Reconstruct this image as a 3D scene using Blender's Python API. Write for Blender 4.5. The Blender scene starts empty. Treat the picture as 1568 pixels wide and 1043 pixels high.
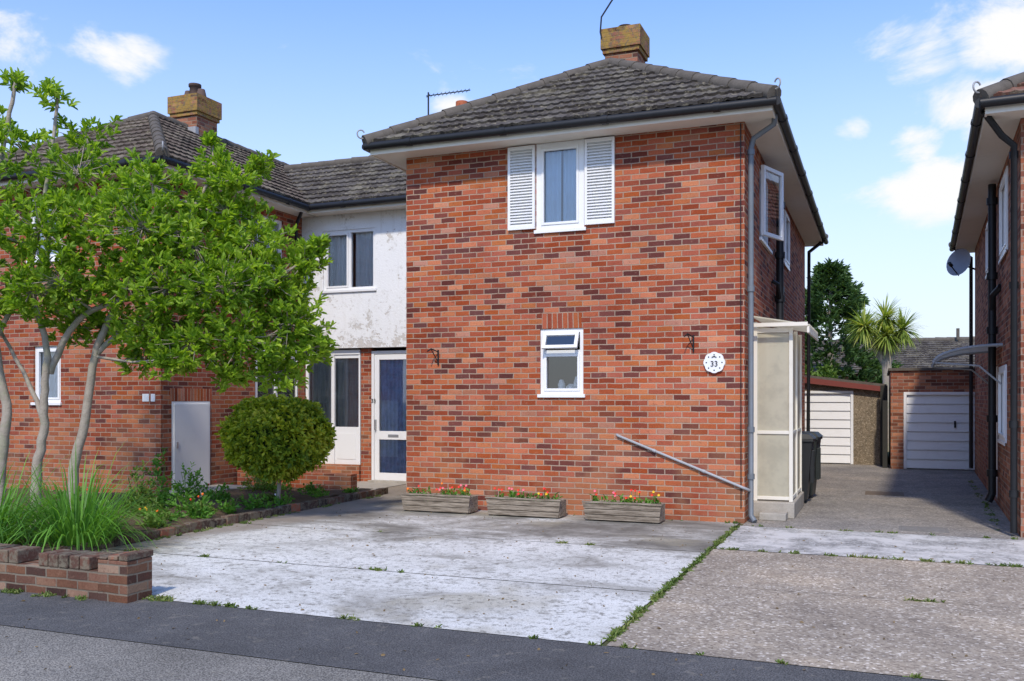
import bpy, bmesh, math, random
import numpy as np
from mathutils import Vector, Matrix
random.seed(7); rng=np.random.default_rng(7)
S=bpy.context.scene
COL=S.collection
# ---------------------------------------------------------------- helpers
class MB:
    def __init__(s): s.v=[];s.f=[];s.m=[];s.s=[]
    def add(s,vs,fs,m=0,smooth=False):
        o=len(s.v); s.v+= [tuple(p) for p in vs]
        for f in fs: s.f.append(tuple(i+o for i in f)); s.m.append(m); s.s.append(smooth)
    def hexa(s,c,m=0):
        s.add(c,[(0,3,2,1),(4,5,6,7),(0,1,5,4),(1,2,6,5),(2,3,7,6),(3,0,4,7)],m)
    def box(s,x0,x1,y0,y1,z0,z1,m=0):
        s.hexa([(x0,y0,z0),(x1,y0,z0),(x1,y1,z0),(x0,y1,z0),(x0,y0,z1),(x1,y0,z1),(x1,y1,z1),(x0,y1,z1)],m)
    def quad(s,a,b,c,d,m=0): s.add([a,b,c,d],[(0,1,2,3)],m)
    def tube(s,pts,r,seg=8,m=0):
        pts=[Vector(p) for p in pts]; n=len(pts)
        rs=r if isinstance(r,(list,tuple)) else [r]*n
        vs=[];fs=[]
        prev=None
        for i,p in enumerate(pts):
            if i==0:t=pts[1]-pts[0]
            elif i==n-1:t=pts[-1]-pts[-2]
            else:t=(pts[i+1]-pts[i]).normalized()+(pts[i]-pts[i-1]).normalized()
            t=t.normalized() if t.length>1e-9 else Vector((0,0,1))
            if prev is None:
                a=Vector((0,0,1)) if abs(t.z)<.9 else Vector((1,0,0))
                x=t.cross(a).normalized()
            else:
                x=(prev-t*prev.dot(t)).normalized()
            prev=x; y=t.cross(x)
            for k in range(seg):
                a=2*math.pi*k/seg
                vs.append(p+(x*math.cos(a)+y*math.sin(a))*rs[i])
        for i in range(n-1):
            for k in range(seg):
                k2=(k+1)%seg
                fs.append((i*seg+k,i*seg+k2,(i+1)*seg+k2,(i+1)*seg+k))
        s.add(vs,fs,m,True)
        s.add([vs[k] for k in range(seg)],[tuple(range(seg))[::-1]],m)
        s.add([vs[(n-1)*seg+k] for k in range(seg)],[tuple(range(seg))],m)
    def build(s,name,mats,parent=None,bevel=0):
        me=bpy.data.meshes.new(name); me.from_pydata(s.v,[],s.f); 
        if not isinstance(mats,(list,tuple)): mats=[mats]
        for m in mats: me.materials.append(m)
        me.polygons.foreach_set('material_index',s.m); me.polygons.foreach_set('use_smooth',s.s)
        me.update()
        o=bpy.data.objects.new(name,me); COL.objects.link(o)
        if parent: o.parent=parent
        if bevel:
            b=o.modifiers.new('bevel','BEVEL'); b.width=bevel; b.segments=2; b.limit_method='ANGLE'
        return o
def empty(name,loc=(0,0,0),rz=0):
    e=bpy.data.objects.new(name,None); e.location=loc; e.rotation_euler=(0,0,rz); COL.objects.link(e); e.empty_display_size=.3
    return e
class Fr:
    """wall frame: u along wall, dep inward, z up"""
    def __init__(s,kind,plane): s.k=kind; s.c=plane
    def P(s,u,d,z):
        if s.k=='front': return (u,s.c+d,z)
        if s.k=='right': return (s.c-d,u,z)
        if s.k=='left': return (s.c+d,u,z)
        if s.k=='back': return (u,s.c-d,z)
    def box(s,mb,u0,u1,d0,d1,z0,z1,m=0):
        P=s.P
        mb.hexa([P(u0,d0,z0),P(u1,d0,z0),P(u1,d1,z0),P(u0,d1,z0),P(u0,d0,z1),P(u1,d0,z1),P(u1,d1,z1),P(u0,d1,z1)],m)
class Hinge(Fr):
    def __init__(s,F,mode,h,ang,d0=0): s.F=F;s.mode=mode;s.h=h;s.a=ang;s.d0=d0
    def P(s,u,d,z):
        c,sn=math.cos(s.a),math.sin(s.a)
        if s.mode=='top':
            r=s.h-z; return s.F.P(u,s.d0-r*sn+d*c,s.h-r*c-d*sn)
        r=u-s.h
        return s.F.P(s.h+r*c, s.d0-abs(r)*sn+d*c, z)
def wall(mb,F,u0,u1,z0,z1,holes=(),dep=.1,m=0):
    us=sorted({u0,u1,*[h[0] for h in holes],*[h[1] for h in holes]})
    zs=sorted({z0,z1,*[h[2] for h in holes],*[h[3] for h in holes]})
    us=[u for u in us if u0<=u<=u1]; zs=[z for z in zs if z0<=z<=z1]
    for i in range(len(us)-1):
        for j in range(len(zs)-1):
            cu=(us[i]+us[i+1])/2; cz=(zs[j]+zs[j+1])/2
            if any(h[0]<cu<h[1] and h[2]<cz<h[3] for h in holes): continue
            mb.quad(F.P(us[i],0,zs[j]),F.P(us[i+1],0,zs[j]),F.P(us[i+1],0,zs[j+1]),F.P(us[i],0,zs[j+1]),m)
    for a,b,c,d in holes:
        for p,q in (((a,c),(b,c)),((b,c),(b,d)),((b,d),(a,d)),((a,d),(a,c))):
            mb.quad(F.P(p[0],0,p[1]),F.P(q[0],0,q[1]),F.P(q[0],dep,q[1]),F.P(p[0],dep,p[1]),m)
# ---------------------------------------------------------------- materials
class NG:
    def __init__(s,name):
        s.mat=bpy.data.materials.new(name); s.mat.use_nodes=True; s.nt=s.mat.node_tree; s.nt.nodes.clear()
    def n(s,t,ins=None,**at):
        nd=s.nt.nodes.new(t)
        for k,v in at.items(): setattr(nd,k,v)
        for k,v in (ins or {}).items():
            if isinstance(v,bpy.types.NodeSocket): s.nt.links.new(v,nd.inputs[k])
            else: nd.inputs[k].default_value=v
        return nd
    def math(s,op,a,b=0,c=None,clamp=False):
        i={0:a,1:b}
        if c is not None:i[2]=c
        return s.n('ShaderNodeMath',i,operation=op,use_clamp=clamp).outputs[0]
    def mix(s,f,a,b,bt='MIX'):
        def c4(x): return x if isinstance(x,bpy.types.NodeSocket) else (*x,1)
        return s.n('ShaderNodeMix',{0:f,6:c4(a),7:c4(b)},data_type='RGBA',blend_type=bt).outputs[2]
    def noise(s,vec,scale,detail=4,rough=.55):
        return s.n('ShaderNodeTexNoise',{'Vector':vec,'Scale':scale,'Detail':min(detail,5),'Roughness':rough}).outputs['Fac']
    def sm(s,x,a,b,c=0,d=1):
        return s.n('ShaderNodeMapRange',{0:x,1:a,2:b,3:c,4:d},interpolation_type='SMOOTHSTEP').outputs[0]
    def ramp(s,f,stops,interp='LINEAR'):
        r=s.n('ShaderNodeValToRGB',{0:f}); cr=r.color_ramp; cr.interpolation=interp
        while len(cr.elements)<len(stops): cr.elements.new(.5)
        for e,(p,c) in zip(cr.elements,stops): e.position=p; e.color=(*c,1)
        return r.outputs[0]
    def obj(s): return s.n('ShaderNodeTexCoord').outputs['Object']
    def bump(s,h,strength=.5,dist=.01): return s.n('ShaderNodeBump',{'Height':h,'Strength':strength,'Distance':dist}).outputs[0]
    def out(s,col,rough=.8,norm=None,spec=.3,**kw):
        i={'Base Color':col if isinstance(col,bpy.types.NodeSocket) else (*col,1),'Roughness':rough,'Specular IOR Level':spec}
        i.update(kw)
        if norm is not None:i['Normal']=norm
        p=s.n('ShaderNodeBsdfPrincipled',i)
        s.n('ShaderNodeOutputMaterial',{0:p.outputs[0]}); return s.mat
def simple(name,col,rough=.6,var=.12,scale=6,spec=.3,metal=0,dirt=0,bump=.15):
    g=NG(name); o=g.obj(); n1=g.noise(o,scale,3,.6); n2=g.noise(o,scale*9,1)
    f=g.math('MULTIPLY_ADD',g.math('ADD',n1,g.math('MULTIPLY',n2,.4)),var*2.2,1-var*1.55)
    hsv=g.n('ShaderNodeHueSaturation',{'Color':(*col,1),'Value':f}).outputs[0]
    if dirt:
        n3=g.noise(o,scale*.7,4,.7)
        hsv=g.mix(g.sm(n3,.5,.72,0,dirt),hsv,(.16,.14,.11))
    return g.out(hsv,rough,g.bump(n2,bump,.004) if bump>.2 else None,spec,Metallic=metal)
def brick_mat(name,stops,mortar,soldier=False,lichen=None,seed=0,lowtan=True,mfac=.92,pale=.22):
    g=NG(name); tc=g.n('ShaderNodeTexCoord')
    p=g.n('ShaderNodeSeparateXYZ',{0:tc.outputs['Object']}); nn=g.n('ShaderNodeSeparateXYZ',{0:tc.outputs['Normal']})
    ax=g.math('GREATER_THAN',g.math('ABSOLUTE',nn.outputs[0]),.6); az=g.math('GREATER_THAN',g.math('ABSOLUTE',nn.outputs[2]),.6)
    u=g.n('ShaderNodeMix',{0:ax,2:p.outputs[0],3:p.outputs[1]}).outputs[0]
    v=g.n('ShaderNodeMix',{0:az,2:p.outputs[2],3:p.outputs[1]}).outputs[0]
    if soldier: u,v=v,u
    o=tc.outputs['Object']
    wv=g.n('ShaderNodeSeparateColor',{0:g.n('ShaderNodeTexNoise',{'Vector':o,'Scale':6.0,'Detail':1.0}).outputs['Color']})
    wz=g.math('MULTIPLY_ADD',wv.outputs[0],.014,-.007); wu=g.math('MULTIPLY_ADD',wv.outputs[1],.014,-.007)
    BW=.5 if soldier else .225
    U=g.math('ADD',g.math('ADD',u,wu),seed+50.0); V=g.math('ADD',g.math('ADD',v,wz),30.0)
    vec=g.n('ShaderNodeCombineXYZ',{0:U,1:V}).outputs[0]
    b=g.n('ShaderNodeTexBrick',{'Vector':vec,'Color1':(0,0,0,1),'Color2':(1,1,1,1),'Mortar':(.5,.5,.5,1),'Scale':1.0,'Mortar Size':.0085,'Mortar Smooth':.35,'Bias':0,'Brick Width':BW,'Row Height':.075})
    if soldier: b.offset=0
    fac=b.outputs['Fac']
    row=g.math('FLOOR',g.math('DIVIDE',V,.075))
    par=g.math('MULTIPLY',g.math('SUBTRACT',1.0,g.math('MODULO',row,2.0)),0 if soldier else BW*.5)
    cl_=g.math('FLOOR',g.math('DIVIDE',g.math('ADD',U,par),BW))
    w3=g.n('ShaderNodeTexWhiteNoise',{'Vector':g.n('ShaderNodeCombineXYZ',{0:cl_,1:row,2:3.3}).outputs[0]},noise_dimensions='3D')
    r1=w3.outputs['Value']; wn=g.n('ShaderNodeSeparateColor',{0:w3.outputs['Color']}).outputs[1]
    big=g.noise(o,.9,2)
    rr=g.math('ADD',r1,g.math('MULTIPLY_ADD',big,.4,-.2),clamp=True)
    col=g.ramp(rr,stops)
    fine=g.noise(o,55,2,.75)
    col=g.n('ShaderNodeHueSaturation',{'Color':col,'Value':g.math('ADD',g.math('MULTIPLY_ADD',wn,.36,.46),g.math('MULTIPLY',fine,.70)),'Saturation':g.math('MULTIPLY_ADD',wn,-.12,1.05)}).outputs[0]
    mid=g.noise(o,16,3,.75)
    col=g.mix(g.sm(mid,.56,.72,0,pale),col,(.46,.28,.19))
    col=g.mix(g.sm(mid,.44,.30,0,.45),col,(.15,.05,.035))
    mn=g.mix(big,tuple(c*.72 for c in mortar),mortar)
    if lowtan:
        low=g.math('MULTIPLY',g.sm(p.outputs[2],2.0,.2,0,1),g.sm(g.noise(o,1.3,3,.65),.38,.6,0,.55))
        col=g.mix(low,col,(.38,.18,.09))
    mf=g.math('MULTIPLY',fac,g.sm(g.noise(o,20,2,.75),.25,.5,mfac*.4,mfac))
    c=g.mix(mf,col,mn)
    st=g.noise(o,.55,4,.65)
    c=g.mix(1.0,c,g.ramp(st,[(.3,(.78,.76,.77)),(.55,(1,1,1)),(.75,(1.10,1.08,1.06))]),'MULTIPLY')
    if lichen:
        c=g.mix(g.sm(g.noise(o,6,4,.8),.40,.56,0,.85),c,lichen)
        c=g.mix(g.sm(g.noise(o,14,4,.8),.50,.60,0,.75),c,(.15,.12,.085))
    h=g.math('ADD',g.math('MULTIPLY',g.math('SUBTRACT',1,fac),.8),g.math('MULTIPLY',fine,.6))
    return g.out(c,.92,g.bump(h,.7,.008),.1)
RED=[(0,(.12,.040,.034)),(.12,(.17,.048,.036)),(.22,(.29,.068,.036)),(.5,(.38,.088,.040)),(.75,(.44,.118,.048)),(.92,(.50,.17,.070)),(1,(.40,.17,.11))]
BRN=[(0,(.10,.045,.035)),(.3,(.22,.085,.055)),(.6,(.31,.125,.075)),(1,(.40,.19,.11))]
M_brick=brick_mat('brick_red',RED,(.48,.355,.26))
M_brickL=brick_mat('brick_neighbour',[(p,(c[0]*.87,c[1]*.90,c[2]*.95)) for p,c in RED],(.41,.31,.23),seed=11)
M_brickR=brick_mat('brick_right',[(p,(c[0]*1.2,c[1]*1.08,c[2]*1.0)) for p,c in BRN],(.38,.29,.22),seed=23)
M_sold=brick_mat('brick_soldier',RED[2:],(.50,.37,.27),soldier=True,lowtan=False)
M_dbrick=brick_mat('brick_garden',[(0,(.06,.036,.03)),(.5,(.13,.066,.046)),(.8,(.20,.10,.062)),(1,(.30,.20,.135))],(.24,.21,.16),seed=5,lowtan=False)
M_chim=brick_mat('brick_chimney',BRN,(.34,.27,.19),seed=2,lowtan=False)
M_chimtop=brick_mat('brick_chimney_lichen',BRN,(.28,.22,.1),seed=3,lowtan=False,lichen=(.33,.215,.055))
g=NG('single_brick');r=g.n('ShaderNodeNewGeometry').outputs['Random Per Island'];o_=g.obj()
M_single=g.out(g.mix(g.sm(g.noise(o_,14,4,.75),.40,.60,0,.75),g.ramp(r,[(0,(.05,.036,.03)),(.6,(.10,.058,.044)),(.9,(.16,.08,.055)),(1,(.36,.12,.065))]),(.20,.18,.13)),.95,g.bump(g.noise(o_,50,3,.7),.8,.01),.1)
def tile_mat(name,a,b,lich=(.25,.225,.165)):
    g=NG(name); uv=g.n('ShaderNodeUVMap').outputs[0]; o=g.obj()
    s=g.n('ShaderNodeSeparateXYZ',{0:uv})
    iu=g.math('FLOOR',g.math('DIVIDE',s.outputs[0],.3)); iv=g.math('FLOOR',g.math('DIVIDE',s.outputs[1],.29))
    w=g.n('ShaderNodeTexWhiteNoise',{'Vector':g.n('ShaderNodeCombineXYZ',{0:iu,1:iv}).outputs[0]}).outputs['Value']
    c=g.mix(w,a,b)
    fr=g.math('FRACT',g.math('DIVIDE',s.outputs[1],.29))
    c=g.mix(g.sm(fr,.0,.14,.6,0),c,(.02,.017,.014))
    c=g.mix(g.sm(g.noise(o,2.2,5,.75),.48,.68,0,.6),c,lich)
    c=g.mix(g.sm(g.noise(o,12,3,.75),.56,.66,0,.65),c,(.33,.29,.20))
    return g.out(c,.95,g.bump(g.noise(o,45,2,.7),.5,.008),.08)
M_tile=tile_mat('roof_tile',(.055,.047,.041),(.115,.103,.093))
M_tileL=tile_mat('roof_tile_brown',(.085,.067,.055),(.16,.125,.10))
M_tileR=tile_mat('roof_tile_red',(.14,.065,.045),(.24,.11,.08))
M_ridge=simple('ridge_tile',(.125,.11,.092),.95,.35,8,.08,bump=.5)
def white_mat(name,c=(.8,.8,.79),rough=.35):
    g=NG(name);o=g.obj()
    col=g.mix(g.sm(g.noise(o,3,4,.7),.5,.8,0,.3),c,tuple(x*.68 for x in c))
    return g.out(col,rough,None,.4)
M_white=white_mat('white_upvc')
M_cream=white_mat('cream_soffit',(.76,.71,.61),.7)
M_black=simple('black_plastic',(.014,.015,.017),.45,.3,5,.35)
M_grey=simple('grey_pipe',(.15,.17,.19),.5,.2,5,.4,dirt=.4)
M_lead=simple('lead',(.34,.345,.35),.6,.2,8,.4)
M_metal=simple('galvanised_metal',(.5,.5,.5),.4,.1,8,.5,metal=.8)
def glass_mat():
    g=NG('window_glass')
    fr=g.n('ShaderNodeFresnel',{'IOR':1.5}).outputs[0]
    t=g.n('ShaderNodeBsdfTransparent',{'Color':(.93,.96,.96,1)}).outputs[0]
    o=g.obj()
    gl=g.n('ShaderNodeBsdfGlossy',{'Color':(1,1,1,1),'Roughness':.02,'Normal':g.bump(g.noise(o,1.5,1),.05,.02)}).outputs[0]
    m=g.n('ShaderNodeMixShader',{0:g.math('MULTIPLY_ADD',fr,1.0,.10),1:t,2:gl}).outputs[0]
    g.n('ShaderNodeOutputMaterial',{0:m}); return g.mat
M_glass=glass_mat()
def trans_mat(name,c,tr=.5,opac=.7,rough=.5,stain=.5):
    g=NG(name);o=g.obj()
    col=g.mix(g.sm(g.noise(o,4,3,.7),.4,.7,0,stain),c,tuple(x*.7 for x in c))
    d=g.n('ShaderNodeBsdfDiffuse' if rough>.6 else 'ShaderNodeBsdfPrincipled',({'Color':col} if rough>.6 else {'Base Color':col,'Roughness':rough})).outputs[0]
    t=g.n('ShaderNodeBsdfTranslucent',{'Color':col}).outputs[0]
    m=g.n('ShaderNodeMixShader',{0:tr,1:d,2:t}).outputs[0]
    if opac<1:
        m=g.n('ShaderNodeMixShader',{0:opac,1:g.n('ShaderNodeBsdfTransparent').outputs[0],2:m}).outputs[0]
    g.n('ShaderNodeOutputMaterial',{0:m}); return g.mat
M_poly=trans_mat('polycarbonate',(.84,.80,.62),.4,.84,.3)
M_curtW=trans_mat('net_curtain',(.88,.89,.90),.1,1,.9,.2)
M_curtB=trans_mat('blue_curtain',(.50,.64,.78),.1,1,.9,.2)
M_curtG=trans_mat('grey_curtain',(.70,.71,.74),.1,1,.9,.3)
M_room=simple('interior_plaster',(.25,.23,.2),.9)
def render_mat():
    g=NG('white_render');o=g.obj()
    z=g.n('ShaderNodeSeparateXYZ',{0:o}).outputs[2]
    n=g.noise(o,2.6,5,.8)
    peel=g.sm(g.math('ADD',n,g.sm(z,3.75,2.6,0,.12)),.60,.63)
    c=g.mix(g.noise(o,1.2,4),(.74,.75,.74),(.86,.86,.85))
    c=g.mix(g.math('MULTIPLY',peel,.75),c,(.52,.48,.43))
    c=g.mix(g.sm(g.noise(o,7,5,.8),.56,.64,0,.5),c,(.54,.52,.48))
    mp=g.n('ShaderNodeMapping',{'Vector':o,'Scale':(6,6,.5)}).outputs[0]
    c=g.mix(g.sm(g.noise(mp,1.2,4,.7),.54,.78,0,.35),c,(.52,.49,.43))
    return g.out(c,.85,g.bump(g.math('ADD',g.math('MULTIPLY',peel,-.6),g.noise(o,25,3,.7)),.6,.012),.2)
M_render=render_mat()
def leaf_mat(name,stops,tr=.35,rough=.5):
    g=NG(name)
    r=g.n('ShaderNodeNewGeometry').outputs['Random Per Island']; o=g.obj()
    f=g.math('ADD',g.math('MULTIPLY',r,.65),g.math('MULTIPLY_ADD',g.noise(o,1.6,1),1.1,-.38),clamp=True)
    c=g.ramp(f,stops)
    d=g.n('ShaderNodeBsdfPrincipled',{'Base Color':c,'Roughness':rough,'Specular IOR Level':.35}).outputs[0]
    ct=g.mix(1,c,(1.4,1.4,.5),'MULTIPLY')
    t=g.n('ShaderNodeBsdfTranslucent',{'Color':ct}).outputs[0]
    m=g.n('ShaderNodeMixShader',{0:tr,1:d,2:t}).outputs[0]
    g.n('ShaderNodeOutputMaterial',{0:m}); return g.mat
M_leaf=leaf_mat('tree_leaf',[(0,(.10,.20,.02)),(.35,(.21,.36,.028)),(.75,(.34,.50,.045)),(1,(.48,.60,.10))],.48)
M_bush=leaf_mat('bush_leaf',[(0,(.10,.18,.015)),(.35,(.27,.37,.03)),(.7,(.50,.55,.04)),(1,(.70,.68,.12))],.35)
M_dark=leaf_mat('conifer_leaf',[(0,(.03,.07,.025)),(1,(.13,.23,.07))],.25)
M_hedge=leaf_mat('hedge_leaf',[(0,(.06,.13,.02)),(1,(.21,.32,.06))],.3)
M_palm=leaf_mat('palm_leaf',[(0,(.16,.24,.05)),(.6,(.36,.44,.09)),(1,(.6,.55,.2))],.4)
M_grass=leaf_mat('grass_blade',[(0,(.06,.17,.025)),(1,(.20,.44,.06))],.4)
M_weed=leaf_mat('weed_leaf',[(0,(.06,.11,.02)),(.6,(.15,.22,.045)),(1,(.32,.30,.12))],.2)
M_red=simple('flower_red',(.7,.04,.025),.6); M_yel=simple('flower_yellow',(.8,.5,.03),.6); M_org=simple('flower_orange',(.8,.2,.02),.6); M_wfl=simple('flower_white',(.75,.7,.75),.6); M_pink=simple('flower_pink',(.8,.16,.22),.6)
def bark_mat():
    g=NG('bark');o=g.obj()
    c=g.mix(g.noise(o,9,4,.7),(.20,.165,.13),(.50,.44,.36))
    c=g.mix(g.sm(g.noise(o,4,4,.7),.5,.65,0,.5),c,(.26,.28,.17))
    return g.out(c,.9,g.bump(g.noise(o,40,2,.7),.7,.01),.15)
M_bark=bark_mat()
def soil_mat():
    g=NG('soil');o=g.obj()
    return g.out(g.mix(g.noise(o,8,5,.75),(.06,.042,.026),(.20,.145,.095)),.95,g.bump(g.noise(o,30,3,.75),1,.03),.1)
M_soil=soil_mat()
def ground_mat():
    g=NG('ground_earth');o=g.obj()
    c=g.mix(g.noise(o,.6,5,.7),(.06,.08,.03),(.14,.13,.07))
    return g.out(c,.95,g.bump(g.noise(o,20,3,.75),1,.03),.1)
M_ground=ground_mat()
def concrete_mat():
    g=NG('white_concrete');o=g.obj(); s=g.n('ShaderNodeSeparateXYZ',{0:o}); y=s.outputs[1];x=s.outputs[0]
    mp=g.n('ShaderNodeMapping',{'Vector':o,'Scale':(.7,1.1,1),'Rotation':(0,0,.25)}).outputs[0]
    n=g.n('ShaderNodeTexNoise',{'Vector':mp,'Scale':.9,'Detail':6,'Roughness':.72,'Distortion':.5}).outputs['Fac']
    bias=g.math('ADD',g.sm(y,8.4,10.8,.11,-.065),g.sm(x,-7.4,-5.8,-.05,0))
    f=g.math('ADD',n,bias)
    c=g.ramp(f,[(.34,(.16,.148,.125)),(.43,(.28,.265,.23)),(.50,(.44,.425,.38)),(.58,(.64,.63,.58)),(.72,(.74,.73,.68))])
    st=g.sm(g.noise(o,.55,4,.6),.53,.64,0,.55)
    c=g.mix(st,c,(.38,.34,.24))
    c=g.mix(g.sm(g.noise(o,4.5,5,.85),.50,.64,0,.65),c,(.28,.265,.225))
    c=g.mix(g.sm(g.noise(o,18,3,.8),.54,.63,0,.55),c,(.17,.16,.135))
    c=g.mix(g.sm(g.noise(o,75,2,.8),.50,.64,0,.45),c,(.20,.185,.155))
    br=g.math('MULTIPLY',g.sm(g.math('ADD',x,g.math('MULTIPLY',g.noise(o,1.2,3),1.6)),-6.0,-6.6),.8)
    c=g.mix(br,c,g.mix(g.noise(o,70,2,.8),(.15,.125,.10),(.42,.36,.29)))
    return g.out(c,.92,g.bump(g.noise(o,55,3,.75),.6,.008),.1)
M_conc=concrete_mat()
def agg_mat(name,a,b,c3,pale=0):
    g=NG(name);o=g.obj()
    v=g.n('ShaderNodeTexVoronoi',{'Vector':o,'Scale':55.0}); 
    r=g.n('ShaderNodeSeparateColor',{0:v.outputs['Color']}).outputs[0]
    c=g.ramp(r,[(0,a),(.5,b),(.84,b),(1,c3)])
    n=g.noise(o,.8,4,.7)
    c=g.mix(1,c,g.ramp(n,[(.3,(.70,.70,.72)),(.52,(1,1,1)),(.72,(1.25,1.2,1.13))]),'MULTIPLY')
    c=g.mix(g.sm(g.noise(o,4,4,.8),.5,.66,0,.35),c,tuple(x*.75 for x in a))
    if pale: c=g.mix(g.sm(g.noise(o,2.2,5,.75),.40,.60,0,pale),c,(.62,.60,.56))
    return g.out(c,.92,g.bump(g.math('SUBTRACT',1,v.outputs['Distance']),.5,.007),.1)
M_agg=agg_mat('aggregate_concrete',(.22,.18,.14),(.38,.32,.245),(.70,.63,.53))
M_aggfar=agg_mat('aggregate_far',(.18,.16,.135),(.29,.265,.23),(.47,.43,.38))
M_band=agg_mat('pale_concrete_band',(.24,.23,.21),(.38,.37,.34),(.65,.64,.61),.85)
M_pebble=agg_mat('pebbledash',(.13,.105,.07),(.25,.20,.14),(.42,.35,.25))
def asph(name,a,b):
    g=NG(name);o=g.obj()
    c=g.mix(g.sm(g.noise(o,95,1,.8),.35,.65),a,b)
    c=g.mix(1,c,g.ramp(g.noise(o,.9,4,.7),[(.3,(.72,.72,.72)),(.55,(1.05,1.05,1.05)),(.75,(1.4,1.37,1.32))]),'MULTIPLY')
    c=g.mix(g.sm(g.noise(o,7,4,.8),.56,.68,0,.4),c,(.26,.235,.19))
    return g.out(c,.9,g.bump(g.noise(o,80,2,.8),.7,.006),.15)
M_asph=asph('asphalt_dark',(.060,.060,.060),(.145,.142,.138)); M_asph2=asph('asphalt_worn',(.10,.094,.084),(.31,.29,.25))
M_kerbc=simple('concrete_slab',(.38,.35,.30),.9,.3,6,.15,bump=.5)
# ---------------------------------------------------------------- parts
def window(par,name,F,u0,u1,z0,z1,mull=(),trans=(),fw=.06,ins=.035,curt=None,cm=None,sill=True,glassz=None,gap=.3,mat=None,sash=True):
    mat=mat or M_white
    mb=MB(); d0,d1=ins,ins+.07
    F.box(mb,u0,u0+fw,d0,d1,z0,z1);F.box(mb,u1-fw,u1,d0,d1,z0,z1)
    F.box(mb,u0+fw,u1-fw,d0,d1,z0,z0+fw);F.box(mb,u0+fw,u1-fw,d0,d1,z1-fw,z1)
    for m in mull: F.box(mb,m-fw*.5,m+fw*.5,d0+.003,d1,z0+fw,z1-fw)
    for t in trans: F.box(mb,u0+fw,u1-fw,d0+.006,d1-.003,t-fw*.5,t+fw*.5)
    if sash:
        es=[u0+fw]+list(mull)+[u1-fw]
        for i in range(len(es)-1):
            a=es[i]+(fw*.5 if i else 0);b=es[i+1]-(fw*.5 if i<len(es)-2 else 0)
            if i%2==0:
                q=.035
                zt=(trans[0]-fw*.5) if trans else z1-fw
                F.box(mb,a,a+q,d0-.012,d0+.03,z0+fw,zt);F.box(mb,b-q,b,d0-.012,d0+.03,z0+fw,zt)
                F.box(mb,a+q,b-q,d0-.012,d0+.03,z0+fw,z0+fw+q);F.box(mb,a+q,b-q,d0-.012,d0+.03,zt-q,zt)
    if sill: F.box(mb,u0-.03,u1+.03,-.035,ins-.002,z0-.035,z0+.012)
    mb.build(name+'_frame',mat,par,.004)
    g=MB(); gz0,gz1=glassz or (z0,z1)
    g.quad(F.P(u0+.02,ins+.035,gz0+.02),F.P(u1-.02,ins+.035,gz0+.02),F.P(u1-.02,ins+.035,gz1-.02),F.P(u0+.02,ins+.035,gz1-.02))
    g.build(name+'_glass',M_glass,par)
    if curt:
        c=MB()
        W=u1-u0
        spans=[(u0,u0+W*(.5-gap/2)),(u1-W*(.5-gap/2),u1)] if curt=='pair' else [(u0,u1)]
        for a,b in spans:
            k=max(8,int((b-a)/.012)); vs=[];fs=[]
            ph=random.random()*6
            for i in range(k+1):
                u=a+(b-a)*i/k; d=ins+.09+.018*math.sin(u*62+ph)+.010*math.sin(u*23+ph)
                vs+= [F.P(u,d,z0-.02),F.P(u,d*.9+.02,z1)]
            for i in range(k): fs.append((2*i,2*i+2,2*i+3,2*i+1))
            c.add(vs,fs,0,True)
        c.build(name+'_curtain',cm or M_curtW,par)
    r=MB(); r.quad(F.P(u0-.5,1.6,z0-.5),F.P(u1+.5,1.6,z0-.5),F.P(u1+.5,1.6,z1+.4),F.P(u0-.5,1.6,z1+.4))
    r.build(name+'_room_wall',M_room,par)
def tile_slope(name,org,ud,vd,poly,mat,par,e=.29):
    org=Vector(org);ud=Vector(ud).normalized();vd=Vector(vd).normalized();nd=ud.cross(vd)
    us=[p[0] for p in poly];vs_=[p[1] for p in poly]
    u0,u1,v1=min(us),max(us),max(vs_)
    bm=bmesh.new(); step=.025; nu=int((u1-u0)/step)+2; nc=int(v1/e)+1
    def prof(u):
        x=(u%.3)/.3
        return .013*max(0,math.sin(2*math.pi*2*x))
    for c in range(nc):
        jz=[random.uniform(-.004,.006) for _ in range(int((u1-u0)/.3)+3)]
        def row(v,h):
            return [bm.verts.new((u0+i*step,v+(jz[int(i*step/.3)] if h>.02 else 0)*2,prof(u0+i*step)+h+jz[int(i*step/.3)]*(1 if h>.02 else 0))) for i in range(nu)]
        r0=row(c*e-.001,-.004) ; r1=row(c*e,.036); r2=row((c+1)*e+.02,.004)
        for a,b in ((r0,r1),(r1,r2)):
            for i in range(nu-1): bm.faces.new((a[i],a[i+1],b[i+1],b[i]))
    n=len(poly)
    for i in range(n):
        a=Vector((*poly[i],0));b=Vector((*poly[(i+1)%n],0)); t=b-a
        if t.length<1e-6: continue
        if i==0: a=a-Vector((0,.01,0))
        no=Vector((t.y,-t.x,0)).normalized()
        bmesh.ops.bisect_plane(bm,geom=bm.verts[:]+bm.edges[:]+bm.faces[:],plane_co=a,plane_no=no,clear_outer=True)
    uvl=bm.loops.layers.uv.new('UVMap')
    for f in bm.faces:
        for l in f.loops: l[uvl].uv=(l.vert.co.x,l.vert.co.y)
    for v in bm.verts:
        c=v.co; v.co=org+ud*c.x+vd*c.y+nd*c.z
    me=bpy.data.meshes.new(name); bm.to_mesh(me); bm.free(); me.materials.append(mat)
    o=bpy.data.objects.new(name,me); COL.objects.link(o); o.parent=par
def ridge_line(mb,a,b,r=.105):
    a=Vector(a);b=Vector(b);L=(b-a).length;n=max(1,round(L/.42));t=(b-a)/n
    for i in range(n):
        p=a+t*i+Vector((0,0,random.uniform(-.006,.006))); q=a+t*(i+1.08)
        mb.tube([p,q],[r,r*.86],12)
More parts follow.
